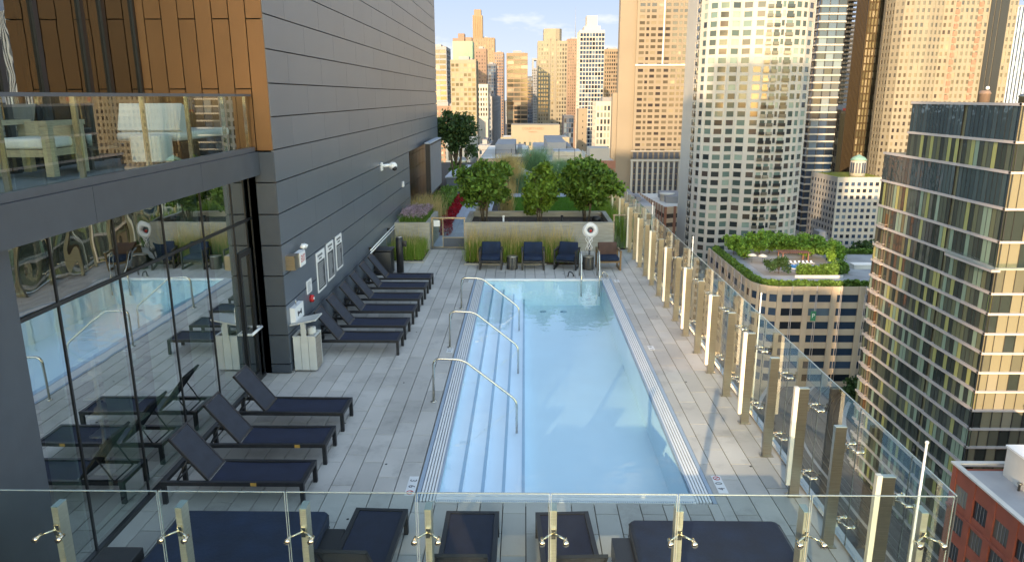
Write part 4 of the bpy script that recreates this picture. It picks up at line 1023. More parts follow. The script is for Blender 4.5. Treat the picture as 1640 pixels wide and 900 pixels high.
def rect(x0, x1, y0, y1): return [(x0, y0), (x1, y0), (x1, y1), (x0, y1)]
def tower(name, label, pts, zt, z0=-80, fh=3.2, bay=3.5, ow=.55, oh=.5, sill=.3, wall='limestone', spand=None, win='win_mixed', faces=(0, 3), zw=None, ztop_blank=1.2,
          d=.35, flush=.06, nind=100, cat='tower', group=None, bays=None, parent=None, penthouse=True, roof='roof_grey', balc=(), zones=None, core=None, vis=None, base_blank=0):
    """polygon building: core, projecting piers and spandrels, one pane per bay and floor"""
    cx = sum(p[0] for p in pts)/len(pts); cy = min(p[1] for p in pts)
    t = parent or thing(name, label, cat, (cx, cy, z0), 0, group)
    T = ORIG[t.name]
    part('wall', MB().prism(pts, z0, zt), core or wall, t)
    part('roof', MB().prism([(cx+(x-cx)*.97, (sum(p[1] for p in pts)/len(pts))+(y-sum(p[1] for p in pts)/len(pts))*.97) for x, y in pts], zt+.001, zt+.12), roof, t)
    piers = MB(); sp = MB(); W = []; zw = z0+4 if zw is None else zw; BAL = []
    for e in faces:
        p0, p1 = pts[e], pts[(e+1) % len(pts)]
        L = math.hypot(p1[0]-p0[0], p1[1]-p0[1]); u = ((p1[0]-p0[0])/L, (p1[1]-p0[1])/L); n = (u[1], -u[0])
        bl = bays[e] if bays and e in bays else None
        if bl:
            tot = sum(abs(b) for b in bl); seg = []; s = 0
            for b in bl: seg.append((s, s+abs(b)/tot*L, b > 0)); s += abs(b)/tot*L
        else:
            k = max(1, round(L/bay)); seg = [(i*L/k, (i+1)*L/k, True) for i in range(k)]
        nf = int((zt-ztop_blank-zw)/fh); ztf = zt-ztop_blank
        # piers between openings
        edges = []
        for (a, b, on) in seg:
            if on: m_ = (b-a)*(1-ow)/2; edges.append((a+m_, b-m_))
        cur = -d if e == faces[0] or (e-1) % len(pts) not in faces else 0
        cur = -d
        for (a, b) in edges:
            piers.obox(p0, u, n, cur, a, -.05, d, zw-.5, zt+.6); cur = b
        piers.obox(p0, u, n, cur, L, -.05, d, zw-.5, zt+.6)
        zs_ = [ztf-fh*(i+1) for i in range(nf)]
        prev = zt+.55
        for zf in zs_:
            z_lo, z_hi = zf+sill*(1-oh)*fh*1.0, zf+sill*(1-oh)*fh+oh*fh
            sp.obox(p0, u, n, -d+flush, L-.01, -.04, d-flush, z_hi, prev); prev = z_lo
            for j, (a, b) in enumerate(edges):
                s_ = (a+b)/2; W.append((p0[0]+u[0]*s_, p0[1]+u[1]*s_, (z_lo+z_hi)/2, u, n, b-a+.04, z_hi-z_lo+.04, (e, j)))
                if (e, j) in balc: BAL.append((p0, u, n, a-.15, b+.15, z_lo-.1))
        sp.obox(p0, u, n, -d+flush, L-.01, -.04, d-flush, zw-.45, prev)
    part('piers', piers, wall, t); part('spandrels', sp, spand or wall, t)
    def key(wd):
        return (wd[0]**2+wd[1]**2+(wd[2]-5)**2) + (1e9 if vis and not vis(wd) else 0)
    W.sort(key=key)
    cache = {}
    for wd in W[:nind]:
        kk = (round(wd[5], 2), round(wd[6], 2))
        if kk not in cache:
            cache[kk] = MB().box(-wd[5]/2, wd[5]/2, -.05, .02, -wd[6]/2, wd[6]/2).mesh('window', win)
        o = link('window', cache[kk], t); o.location = (wd[0]+wd[4][0]*.02-T[0], wd[1]+wd[4][1]*.02-T[1], wd[2]-T[2]); o.rotation_euler = (0, 0, math.atan2(wd[3][1], wd[3][0]))
    if len(W) > nind:
        m = MB()
        for wd in W[nind:]: m.obox((wd[0], wd[1]), wd[3], wd[4], -wd[5]/2, wd[5]/2, .0, .07, wd[2]-wd[6]/2, wd[2]+wd[6]/2)
        o = part('windows', m, win, t); o['kind'] = 'stuff'
    if BAL:
        BAL.sort(key=lambda b: abs(b[5]-5)+(b[0][1])*.0)
        def bmesh_(m, b):
            p0, u, n, a, b_, z = b
            m.obox(p0, u, n, a, b_, d, d+.5, z-.15, z); m.obox(p0, u, n, a, b_, d+.44, d+.5, z+.08, z+1.0)
            m.obox(p0, u, n, a, a+.06, d, d+.44, z, z+1.0); m.obox(p0, u, n, b_-.06, b_, d, d+.44, z, z+1.0)
        for b in BAL[:100]:
            m = MB(); bmesh_(m, b); part('balcony', m, 'win_dark' if wall == 'white_stone' else 'slab_edge', t)
        if len(BAL) > 100:
            m = MB()
            for b in BAL[100:]: bmesh_(m, b)
            o = part('balconies', m, 'win_dark', t); o['kind'] = 'stuff'
    if penthouse:
        xs = [p[0] for p in pts]; ys = [p[1] for p in pts]; w_ = max(xs)-min(xs); l_ = max(ys)-min(ys)
        part('penthouse', MB().box(cx-w_*.22, cx+w_*.2, min(ys)+l_*.3, min(ys)+l_*.75, zt+.1, zt+3.2).box(cx+w_*.24, cx+w_*.34, min(ys)+l_*.35, min(ys)+l_*.6, zt+.1, zt+2), 'grey_wall', t)
    return t

# ---- ground, streets (setting)
solo('ground', MB().box(-9000, 9000, -3000, 16000, -82, -80), 'asphalt', kind='structure')
bl = MB()
for x0, x1 in ((-400, -230), (-215, -60), (-13, 30), (52, 62), (106, 300), (320, 500), (520, 800)):
    for y0, y1 in ((232, 300), (318, 396), (414, 560), (580, 760), (780, 960), (980, 1300), (1320, 1800)): bl.box(x0, x1, y0, y1, -80, -79.86)
bl.box(-13, 40, 60, 214, -80, -79.86); bl.box(106, 130, 190, 232, -80, -79.86); bl.box(84, 106, 100, 165, -80, -79.86)
solo('pavement', bl, 'pavement', kind='structure')
ln = MB()
for i in range(9): ln.box(66.5, 72.5, 205+1.3*i, 205.6+1.3*i, -79.996, -79.985)
for i in range(8): ln.box(74+1.3*i, 74.6+1.3*i, 214, 219, -79.996, -79.985)
for i in range(40): ln.box(50.3, 50.5, 110+6*i, 113+6*i, -79.996, -79.985)
for i in range(60): ln.box(-35.2, -35, 230+20*i, 240+20*i, -79.996, -79.985)
solo('road_marking', ln, 'line_white', kind='structure')

# ---- railway: four curved tracks
bed = MB(); rl = MB(); sl = MB()
def tr_pt(s, off):
    # straight along Y then a curve to +X
    R0 = 75; Y0 = 150
    if s < Y0: return (66+off, s, 0)
    a = min((s-Y0)/R0, math.pi/2*.95); return (66+R0-(R0-off)*math.cos(a), Y0+(R0-off)*math.sin(a), a)
S = [40+2.5*i for i in range(88)]
for a, b in zip(S[:-1], S[1:]):
    p, q = [tr_pt(a, o)[:2] for o in (-10, 11)], [tr_pt(b, o)[:2] for o in (-10, 11)]
    bed.add([(p[0][0], p[0][1], -75.2), (p[1][0], p[1][1], -75.2), (q[1][0], q[1][1], -75.2), (q[0][0], q[0][1], -75.2), (p[0][0], p[0][1], -76), (p[1][0], p[1][1], -76), (q[1][0], q[1][1], -76), (q[0][0], q[0][1], -76)],
            ((0, 1, 2, 3), (7, 6, 5, 4), (0, 3, 7, 4), (1, 5, 6, 2)))
    for k in range(4):
        for g_ in (-.72, .72):
            o = -7.5+5*k+g_; p, q = tr_pt(a, o), tr_pt(b, o)
            dx, dy = (q[0]-p[0]), (q[1]-p[1]); l_ = math.hypot(dx, dy); nx, ny = -dy/l_*.09, dx/l_*.09
            rl.add([(p[0]-nx, p[1]-ny, -75.2), (p[0]+nx, p[1]+ny, -75.2), (q[0]+nx, q[1]+ny, -75.2), (q[0]-nx, q[1]-ny, -75.2), (p[0]-nx, p[1]-ny, -74.95), (p[0]+nx, p[1]+ny, -74.95), (q[0]+nx, q[1]+ny, -74.95), (q[0]-nx, q[1]-ny, -74.95)], BOXF)
tk = thing('elevated_railway', 'elevated railway with four tracks curving away between the towers', 'railway', (66, 100, -80))
part('deck', bed, 'track_bed', tk); part('rails', rl, 'rail_steel', tk)
wk = MB()
for a, b in zip(S[:-1], S[1:]):
    for o0, o1 in ((-10.6, -9.6), (10.4, 11.4), (-.3, .3)):
        p, q = [tr_pt(a, o)[:2] for o in (o0, o1)], [tr_pt(b, o)[:2] for o in (o0, o1)]
        wk.add([(p[0][0], p[0][1], -75.1), (p[1][0], p[1][1], -75.1), (q[1][0], q[1][1], -75.1), (q[0][0], q[0][1], -75.1), (p[0][0], p[0][1], -75.6), (p[1][0], p[1][1], -75.6), (q[1][0], q[1][1], -75.6), (q[0][0], q[0][1], -75.6)], ((0, 1, 2, 3), (7, 6, 5, 4), (0, 3, 7, 4), (1, 5, 6, 2)))
part('walkway', wk, 'slab_edge', tk)
cl_ = MB()
for s_ in range(45, 270, 14):
    for o in (-8, 9): p = tr_pt(s_, o); cl_.box(p[0]-.4, p[0]+.4, p[1]-.4, p[1]+.4, -80, -76)
part('columns', cl_, 'dark_metal', tk)

# ---- cars
mat('car_dark', (.02, .022, .028), .25, var=.02); mat('car_white', (.7, .7, .7), .3, var=.02); mat('car_red', (.35, .02, .02), .3, var=.02); mat('car_silver', (.35, .36, .38), .3, metal=.5, var=.02)
mat('tyre', (.015, .015, .015), .9); mat('car_window', (.02, .025, .03), .08)
def car(x, y, rz, m, label):
    t = thing('parked_car', label, 'car', (x, y, -79.98 if True else 0), rz, 'cars on the street below')
    b = MB(); prof = [(-2.2, .35), (-2.2, .78), (-1.25, .92), (-.6, 1.0), (2.0, .98), (2.2, .75), (2.2, .35)]
    n = len(prof); b.add([(y_, -.88, z) for y_, z in prof]+[(y_, .88, z) for y_, z in prof], [tuple(range(n)), tuple(range(2*n-1, n-1, -1))]+[(i, n+i, n+(i+1) % n, (i+1) % n) for i in range(n)])
    part('body', b, m, t, local=True)
    c = MB(); prof = [(-1.15, .93), (-.45, 1.42), (1.1, 1.44), (1.85, .99)]; n = 4
    c.add([(y_, -.80 if z < 1.2 else -.62, z) for y_, z in prof]+[(y_, .80 if z < 1.2 else .62, z) for y_, z in prof], [tuple(range(n)), tuple(range(2*n-1, n-1, -1))]+[(i, n+i, n+(i+1) % n, (i+1) % n) for i in range(n)])
    part('windows', c, 'car_window', t, local=True)
    part('roof', MB().box(-.42, 1.08, -.6, .6, 1.445, 1.47), m, t, local=True)
    for sx in (-1.35, 1.35):
        for sy in (-1, 1): part('wheel', MB().cyl((sx, sy*.74, .32), (sx, sy*.9, .32), .32, 14), 'tyre', t, local=True)
    for sy in (-.6, .6): part('headlight', MB().box(-2.23, -2.19, sy-.15, sy+.15, .6, .72), 'line_white', t, local=True); part('tail_light', MB().box(2.19, 2.23, sy-.15, sy+.15, .66, .78), 'red_paint', t, local=True)
car(56.5, 188, R(90), 'car_dark', 'dark car on the street below seen through the right glass fence')
car(78, 222, R(10), 'car_white', 'white car on the cross street near the crosswalk')
car(83, 226, R(0), 'car_red', 'red car on the cross street beside the white car')
car(60.5, 150, R(90), 'car_silver', 'silver car on the street beside the railway')

# ------------------------------------------------------------------ near right: curtain wall tower
AB = thing('glass_tower', 'dark green curtain wall apartment block with pale floor slabs at the right edge', 'apartment block', (95, 112, -80))
fhB = 3.06; X0 = 73.1
zone = [(X0, 112.0, 126.0), (X0, 126.8, 152.5)]
part('core', MB().box(X0+.5, 130, 112.5, 126, -80, 3.9).box(X0+.55, 130, 126, 127, -80, 3.9).box(X0+.5, 130, 127, 144, -80, 3.9).box(X0+.5, 118, 144, 152.3, -80, -5.9), 'olive_panel', AB)
sl = MB(); pn = []; mul = MB(); up = MB(); uppan = []
zl = [-6.0, -11.5, -16.6, -20.8, -24.8]+[-28.1-3.27*k for k in range(16)]
r9 = random.Random(9)
for k, z in enumerate([4.0, -1.5]+zl):
    far = 152.5 if z < -5 else 144
    sl.box(X0-.12, X0+.5, 112-.02, 126.2, z-.21, z+.19)
    sl.box(X0-.02, X0+.5, 126.21, far, z-.22, z+.20)
    sl.box(X0-.12, 130, 111.88, 112.5, z-.168, z+.168)
levels = [(-1.5, 4.0), (-6.0, -1.5)]+[(zl[i+1], zl[i]) for i in range(len(zl)-1)]
for li, (za, zb) in enumerate(levels):
    for (ya, yb) in ((112.0, 125.9), (127.0, 152.4 if li > 1 else 143.9)):
        n = round((yb-ya)/1.12); wdt = (yb-ya)/n
        for i in range(n):
            yy = ya+wdt*(i+.5)
            if li > 2 and 147.2 < yy < 150.2: continue
            (uppan if li in (0, 2) else pn).append(((X0+.3, yy, (za+zb)/2), R(-90)+r9.uniform(-.014, .014), wdt-.06, zb-za-.36, (ya == 112.0)))
        for i in range(n+1): mul.box(X0+.23, X0+.36, ya+wdt*i-.02, ya+wdt*i+.02, za+.17, zb-.17)
    n = 34; wdt = (130-X0)/n
    for i in range(n):
        pn.append(((X0+wdt*(i+.5), 112.3, (za+zb)/2), r9.uniform(-.01, .01), wdt-.06, zb-za-.36, None))
        mul.box(X0+wdt*i-.03, X0+wdt*i+.03, 112.15, 112.36, za+.17, zb-.17)
part('floor_slabs', sl, 'slab_edge', AB); part('mullions', mul, 'dark_metal', AB)
def pane_mb(m, P, rz, w_, h_):
    M = Matrix.Translation(P) @ Matrix.Rotation(rz, 4, 'Z') @ Matrix.Rotation(r9.uniform(-.008, .008), 4, 'X')
    m.mbox(M, -w_/2, w_/2, -.03, .03, -h_/2, h_/2)
pn.sort(key=lambda q: q[0][0]**2+q[0][1]**2+(q[0][2]-5)**2)
TL = ORIG[AB.name]; cache = {}
for (P, rz, w_, h_, f) in pn[:100]:
    kk = (round(w_, 2), round(h_, 2), f is None)
    if kk not in cache: cache[kk] = MB().box(-w_/2, w_/2, -.03, .03, -h_/2, h_/2).mesh('window', 'win_cream' if f is None else 'win_curtainwall')
    o = link('window', cache[kk], AB); o.location = (P[0]-TL[0], P[1]-TL[1], P[2]-TL[2]); o.rotation_euler = (0, 0, rz)
m1, m2 = MB(), MB()
for (P, rz, w_, h_, f) in pn[100:]: pane_mb(m2 if f is None else m1, P, rz, w_, h_)
o = part('windows', m1, 'win_curtainwall', AB); o['kind'] = 'stuff'
o = part('windows', m2, 'win_cream', AB); o['kind'] = 'stuff'
for lev in (0, 1):
    m3 = MB()
    for (P, rz, w_, h_, f) in uppan:
        if (P[2] > 0) == (lev == 0): pane_mb(m3, P, rz, w_, h_)
    part('parapet_glazing' if lev == 0 else 'mirror_glazing', m3, 'win_mirror', AB)
for k, z in enumerate(zl[2:-1]):
    z = zl[k+3]+3.06
    m = MB(); m.box(X0-.55, X0+.1, 147.3, 150.1, z-3.06-.10, z-3.06+.05); m.box(X0-.55, X0-.52, 147.3, 150.1, z-2.2, z-2.12)
    [m.box(X0-.55, X0-.52, 147.3+.35*q, 147.33+.35*q, z-3.0, z-2.2) for q in range(9)]; m.box(X0-.55, X0, 147.3, 147.35, z-2.2, z-2.12); m.box(X0-.55, X0, 150.05, 150.1, z-2.2, z-2.12)
    part('balcony', m, 'slab_edge', AB)
    part('balcony_wall', MB().box(X0+.3, X0+.5, 148.2, 149.2, z-2.9, z-.2), 'tan_wall' if k % 3 else 'copper', AB)
tb = MB(); tb.box(X0-1.3, X0+.1, 111.0, 124, -21.1, -20.7); part('terrace_slab', tb, 'slab_edge', AB)
part('terrace_rail', MB().box(X0-1.3, X0-1.25, 111.0, 124, -20.7, -19.7).box(X0-1.3, 130, 110.95, 111.0, -20.7, -19.7), 'rail_glass', AB)
for (x, y, r_, h_, l) in ((80, 133, .9, 2.2, 'brown round cooling fan unit on the dark glass tower roof'), (84, 128, 1.1, 1.6, 'silver round ventilation unit on the dark glass tower roof, middle'), (86, 120, 1.6, 1.7, 'wide silver round ventilation unit on the dark glass tower roof, nearest')):
    t = thing('rooftop_unit', l, 'rooftop unit', (x, y, 3.92), group='units on the dark glass tower roof')
    part('drum', MB().lathe([(r_, 0), (r_, h_*.7), (r_*1.1, h_*.72), (r_*1.1, h_*.8), (r_*.8, h_)], (0, 0, 0), 24), 'brushed' if 'silver' in l else 'pink_wall', t, local=True)
    part('cowl', MB().sphere((r_*.4, 0, h_+.4), r_*.35, 6), 'white_paint', t, local=True)

# ------------------------------------------------------------------ bottom right: red brick building
def brick_vis(w): return True
RB = tower('brick_building', 'red brick loft building with paired dark windows at the bottom right corner', rect(58, 100, 40, 90.3), -43.2, fh=4.1, bay=4.05, ow=.70, oh=.60, sill=.55, wall='brick_red', win='win_dark', faces=(3,), d=.30, flush=.12, cat='brick building', penthouse=False, roof='roof_grey', ztop_blank=1.0)
part('coping', MB().box(57.5, 58.2, 40, 90.9, -42.6, -42.35).box(58.2, 100, 90.2, 90.9, -42.6, -42.35), 'roof_pale', RB)
mm = MB()
for k in range(9):
    zz = -43.2-1.0-4.1*(k+1)+.55*.40*4.1
    for j in range(12):
        y = 40+50.3*(j+.5)/12
        for q in (-.62, 0, .62): mm.box(57.88, 57.92, y+q-.035, y+q+.035, zz, zz+.60*4.1)
part('window_bars', mm, 'grey_wall', RB)['kind'] = 'stuff'
part('cornice', MB().box(57.45, 57.7, 40, 90.6, -48.55, -48.2), 'brick_red', RB)
for (x0, x1, y0, y1, h, l, m) in ((63, 72, 82, 88.5, 4.0, 'cream box penthouse with brick side on the red brick roof', 'roof_pale'), (74, 90, 84, 89.5, 4.6, 'long pale penthouse along the far side of the red brick roof', 'roof_pale')):
    t = thing('roof_penthouse', l, 'penthouse', ((x0+x1)/2, y0, -43.08))
    part('wall', MB().box(x0, x1, y0, y1, -43.08, -43.08+h), m, t); part('roof', MB().box(x0-.15, x1+.15, y0-.15, y1+.15, -43.07+h, -42.8+h), 'white_paint', t)
t = thing('air_handler', 'white rooftop air handler with round fans on the red brick roof', 'air conditioner', (70, 74, -43.08))
part('cabinet', MB().box(67.5, 72.5, 72, 77, -42.6, -40.2), 'white_paint', t); part('curb', MB().box(67.8, 72.2, 72.3, 76.7, -43.08, -42.6), 'dark_metal', t)
for i in range(3): part('fan', MB().cyl((68.6+1.4*i, 74, -40.2), (68.6+1.4*i, 74, -39.95), .5, 16), 'dark_metal', t)
solo('duct', MB().box(60.5, 67.3, 78.2, 79, -43.07, -42.2).box(60.5, 61.4, 68, 78.2, -43.07, -42.3), 'brushed', 'long low metal duct across the red brick roof', 'duct')

for (x, y, h, l) in ((62.5, 84.5, 1.1, 'short grey vent pipe at the far corner of the red brick roof'), (64.5, 80.5, .8, 'low grey vent pipe in the middle of the red brick roof'), (76, 79, 1.5, 'tall grey vent pipe near the long penthouse on the red brick roof')):
    solo('vent_pipe', MB().lathe([(.16, 0), (.16, h-.2), (.30, h-.18), (.30, h-.05), (.1, h)], (x, y, -43.08), 14), 'brushed', l, 'vent pipe')
# ------------------------------------------------------------------ roof garden block
zr = -46.3
cpts = [(64.2, 250), (64.2, 206), (64.7, 203), (66.0, 200.3), (68.0, 198.4), (70.6, 197.6), (131, 197.6), (131, 250)]
# counter-clockwise order starting at the front
cpts = [(70.6, 197.6), (131, 197.6), (131, 250), (64.2, 250), (64.2, 206), (64.7, 203), (66.0, 200.3), (68.0, 198.4)]
GB = tower('terrace_building', 'tan stone office block with rounded corner, ivy edge and roof garden with pool', cpts, zr, fh=3.9, bay=7.2, ow=.80, oh=.55, sill=.45, wall='terrace_stone', win='win_blue', faces=(0, 3, 4, 5, 6, 7), d=.5, flush=.25, cat='office building', penthouse=False, roof='roof_grey', ztop_blank=.8, core='terrace_stone')
pl_ = MB()
for i in range(9):
    x = 70.6+.0+6.711*i+3.35
    for q in (-.45, .45): pl_.cyl((x+q, 196.7, -80), (x+q*.3, 196.7, zr-.3), .08, 6)
    pl_.cyl((x, 196.7, zr-1.2), (x, 196.7, zr+.9), .28, 8, .1)
part('front_pipes', pl_, 'slab_edge', GB)
pl_ = MB()
for i in range(6): pl_.cyl((63.4, 209+7.3*i, zr-7), (63.4, 209+7.3*i, zr+.7), .22, 8, .1)
part('side_pipes', pl_, 'slab_edge', GB)
sg = thing('parking_sign', 'small green blade sign with white letter on the front of the tan office block', 'sign', (79.7, 196, -55))
part('panel', MB().box(79.3, 80.7, 195.9, 196.1, -55.2, -52.4), 'sign_green', sg)
text('letter', 'P', 1.7, Matrix.Translation((80, 195.88, -53.7)) @ Matrix.Rotation(R(90), 4, 'X'), 'white_paint', sg, .02)
part('bracket', MB().box(79.9, 80.1, 196.1, 197.3, -53.4, -53.2), 'dark_metal', sg)
# roof planting
def hedge_run(P, wd, h, z, n, size, m, name, label, seed):
    r = np.random.default_rng(seed); P = np.array(P, float); seg = np.linalg.norm(np.diff(P, axis=0), axis=1); cum = np.concatenate([[0], np.cumsum(seg)])
    s = r.random(n)*cum[-1]; k = np.clip(np.searchsorted(cum, s)-1, 0, len(seg)-1); f = (s-cum[k])/seg[k]
    d_ = (P[k+1]-P[k])/seg[k][:, None]; nn = np.stack([d_[:, 1], -d_[:, 0]], 1)
    c = P[k]+(P[k+1]-P[k])*f[:, None]; a = r.random(n)*np.pi*2; rad = r.random(n)**.5
    o = np.cos(a)*rad*wd/2; hh = h*.5+np.sin(a)*rad*h*.5*(1+.25*np.sin(s*.9)+.15*np.sin(s*2.7))
    C = np.stack([c[:, 0]+nn[:, 0]*o, c[:, 1]+nn[:, 1]*o, z+hh], 1); V, F = leaves(C, .6+.8*r.random(n), size)
    plantpatch(name, label, V, F, m, 'hedge')
hedge_run([(65.6, 248), (65.6, 206), (66.4, 202.5), (68.5, 200), (71, 198.9), (130, 198.9)], 2.4, 1.9, zr, 11000, .55, 'leaf_hedge', 'edge_hedge', 'ivy hedge round the rounded edge of the tan block roof', 71)
hedge_run([(98, 243), (130, 243)], 2.0, 1.8, zr, 2500, .55, 'leaf_hedge', 'edge_hedge', 'straight clipped hedge along the far edge of the tan block roof', 72)
hedge_run([(81, 213), (88, 212), (94, 214), (96, 220)], 5.0, 3.2, zr, 5000, .5, 'leaf_hedge', 'garden_shrubs', 'thick belt of shrubs in front of the small roof garden pool', 73)
solo('roof_planter_wall', MB().box(79, 93, 209.2, 209.6, zr+.13, zr+.9), 'roof_pale', 'long low pale planter wall in front of the roof garden shrubs', 'planter wall')
gpts = [(70, 241.5, 6.2), (74, 243, 6.6), (78.5, 241, 7.0), (82.5, 243.5, 7.6), (87, 242, 6.8), (91, 244, 6.2), (94.5, 238, 7.2), (98, 234, 6.5), (97.5, 227, 5.8), (71.5, 234.5, 4.6), (91, 235, 5.0)]
ordn = ('first', 'second', 'third', 'fourth', 'fifth', 'sixth', 'seventh', 'eighth', 'ninth', 'tenth', 'eleventh')
for i, (x, y, h) in enumerate(gpts):
    tree('roof_garden_tree', 'bright green roof garden tree on the tan block, %s from the left round the back' % ordn[i], (x, y, zr+.12), h, h*.35, h*.52, h*.38, 1500, .55, 'leaf_city', group='trees of the roof garden', clumps=16, cr=h*.2, seed=80+i)
tree('roof_garden_tree', 'grey-green low tree left of the roof garden pool', (76, 214.5, zr+.12), 4.6, 1.5, 3.4, 1.6, 1400, .45, 'leaf_dark', group='trees of the roof garden', clumps=14, cr=1.2, seed=95)
pt_ = thing('roof_garden_pool', 'small bright blue pool on the roof garden of the tan block', 'pool', (86, 223, zr+.12))
a_ = [2*math.pi*i/24 for i in range(24)]
part('coping', MB().prism([(86+5.2*math.cos(t_), 223+3.6*math.sin(t_)) for t_ in a_], zr+.12, zr+.35), 'roof_pale', pt_)
mat('pool_blue', (.05, .28, .65), .1, var=.05)
part('water', MB().prism([(86+4.6*math.cos(t_), 223+3.1*math.sin(t_)) for t_ in a_], zr+.351, zr+.36), 'pool_blue', pt_)
solo('roof_terrace_paving', MB().box(71, 97, 212, 236, zr+.122, zr+.16), 'pavement', kind='structure')
for i, (x, y) in enumerate(((72.5, 229.5), (75.5, 228.5))):
    t = thing('patio_umbrella', 'cream patio umbrella on the roof garden, %s one' % ('left', 'right')[i], 'umbrella', (x, y, zr+.16), group='umbrellas on the roof garden')
    part('canopy', MB().lathe([(1.6, 2.3), (.8, 2.75), (.05, 3.0)], (0, 0, 0), 10), 'roof_pale', t, local=True); part('pole', MB().cyl((0, 0, 0), (0, 0, 2.4), .05, 8), 'dark_metal', t, local=True)
t = thing('pergola', 'dark timber pergola among the roof garden trees', 'pergola', (86, 232, zr+.16))
pg = MB()
for i in range(14): pg.box(81.5+.7*i, 81.7+.7*i, 229, 234, zr+3.2, zr+3.45)
part('slats', pg, 'brick_brown', t); part('posts', MB().box(82, 82.3, 229.2, 229.5, zr+.16, zr+3.2).box(90, 90.3, 229.2, 229.5, zr+.16, zr+3.2).box(82, 82.3, 233.5, 233.8, zr+.16, zr+3.2).box(90, 90.3, 233.5, 233.8, zr+.16, zr+3.2), 'brick_brown', t)
base = None
for i in range(9):
    x, y = 80.5+1.3*i, 227.4+.2*math.sin(i)
    l = 'small white pool lounger on the roof garden, %s in the row behind its pool' % ordn[i]
    if base is None:
        base = thing('pool_lounger', l, 'sun lounger', (x, y, zr+.16), R(15), 'loungers by the roof garden pool')
        m = MB(); m.box(-.3, .3, -1, .4, .3, .4); m.mbox(Matrix.Translation((0, .4, .35)) @ Matrix.Rotation(R(50), 4, 'X'), -.3, .3, 0, .7, 0, .08)
        part('bed', m, 'white_paint', base, local=True)
        part('legs', MB().box(-.28, -.2, -.95, -.87, 0, .3).box(.2, .28, -.95, -.87, 0, .3).box(-.28, -.2, .3, .38, 0, .3).box(.2, .28, .3, .38, 0, .3), 'dark_metal', base, local=True)
    else: again(base, (x, y, zr+.16), R(15), l)
t = thing('roof_hatch', 'flat sunlit box unit on the bare part of the tan block roof', 'roof unit', (104, 222, zr+.12)); part('cabinet', MB().box(101, 107, 220.5, 223.5, zr+.12, zr+1.4), 'roof_pale', t); part('cap', MB().box(100.8, 107.2, 220.3, 223.7, zr+1.4, zr+1.55), 'white_paint', t)
for i, (x, y, h) in enumerate(((93, 189, 12), (98, 187, 13), (104, 189, 12), (111, 190, 13))):
    tree('street_tree', 'dark street tree in front of the tan office block, %s from the left' % ordn[i], (x, y, -79.86), h, h*.3, h*.42, h*.38, 2200, .6, 'leaf_dark', group='street trees below', clumps=18, cr=h*.16, seed=120+i)
# ------------------------------------------------------------------ round corner tower
def arc(cx, cy, r, a0, a1, n): return [(cx+r*math.cos(R(a0+(a1-a0)*i/n)), cy+r*math.sin(R(a0+(a1-a0)*i/n))) for i in range(n+1)]
# left bay is a half drum, then flat facets bowing towards the street
fp = [(61.9, 279), (62.1, 272.5), (63.6, 268.6), (66.4, 265.9), (70, 265.0), (74.3, 266.0), (77.5, 264.0), (84, 262.8), (91, 263.6), (96.4, 266.2), (100.2, 270.2), (101.2, 279), (101.2, 296), (61.9, 296)]
nb_ = {1: [-.6, 1.2, -.2], 2: [-.5, 2.2, -.3], 3: [-.3, 3.4, -.4], 4: [-.4, 2.6, -.6], 5: [-.2, 1.6, -.1], 6: [-.6, 1.9, -.4, 1.2, -.2], 7: [-.2, 2.0, -.5, 1.2, -.4, 2.6, -.2], 8: [-.5, 2.2, -.6, 1.6, -.3], 9: [-.4, 2.0, -.5], 10: [-.3, 1.6, -.3, 2.0, -.5, 2.0, -.5], 0: [-.3, 1.6, -.5, 2.2, -.4], 13: [-1, 2, -1, 2, -1, 2, -1]}
RT_ = tower('rounded_tower', 'tall pale stone apartment tower with rounded left bay and columns of balconies', fp, 62, fh=3.0, wall='white_stone', win='win_green', ow=.86, oh=.62, sill=.35, faces=tuple(range(0, 11)), bays=nb_, d=.28, flush=.05,
            cat='apartment tower', balc=((0, 1), (6, 1), (7, 2), (7, 0)), penthouse=False, zw=-78, vis=lambda w: w[2] > -44 and w[2] < 42)

# ------------------------------------------------------------------ the other towers, near to far, right to left
def P_vis(lo, hi): return lambda w: lo < w[2] < hi
t = tower('limestone_tower', 'wide golden limestone tower with pale base and blank left flank, centre right', rect(60.3, 89.0, 415, 440), 95, fh=3.05, wall='limestone', win='win_warm', ow=.85, oh=.52, faces=(0,), bays={0: [-.9, 3.2, -.5, 1.8, -.6, 3.0, -.7, 3.0, -.8, 3.0, -.7, 3.0, -.6, 1.8, -.5, 3.2, -.9]}, zw=-27, d=.3, cat='tower', vis=P_vis(-26, 58), penthouse=False)
part('base_piers', (lambda m: ([m.box(60.0+29.2*i/10-.55, 60.0+29.2*i/10+.55, 413.6, 415, -80, -30) for i in range(11)], m)[1])(MB()), 'white_stone', t)
part('ledge', MB().box(59.2, 90.1, 413.2, 415, -30, -28.8).box(59.2, 90.1, 413.9, 415, -24.6, -24.1), 'white_stone', t)
BW = []
for i in range(10): BW.append((60.0+29.2*i/10+.5, 60.0+29.2*(i+1)/10-.5, -28.5, -25))
for k in range(14):
    for i in range(10):
        e_ = .62 if (i in (4, 5) or i % 2) else 1.0
        BW.append((60.0+29.2*i/10+e_, 60.0+29.2*(i+1)/10-e_, -33.2-3.3*k, -30.6-3.3*k))
for (a, b, c, e_) in BW[:40]: part('base_window', MB().box(a, b, 414.4, 414.98, c, e_), 'blue_dark', t)
m_ = MB()
for (a, b, c, e_) in BW[40:]: m_.box(a, b, 414.4, 414.98, c, e_)
part('base_windows', m_, 'blue_dark', t)['kind'] = 'stuff'
part('flank', MB().box(51.3, 60.2, 417, 424, -80, 93).box(48.6, 51.2, 418, 424, -80, 7), 'limestone', t)
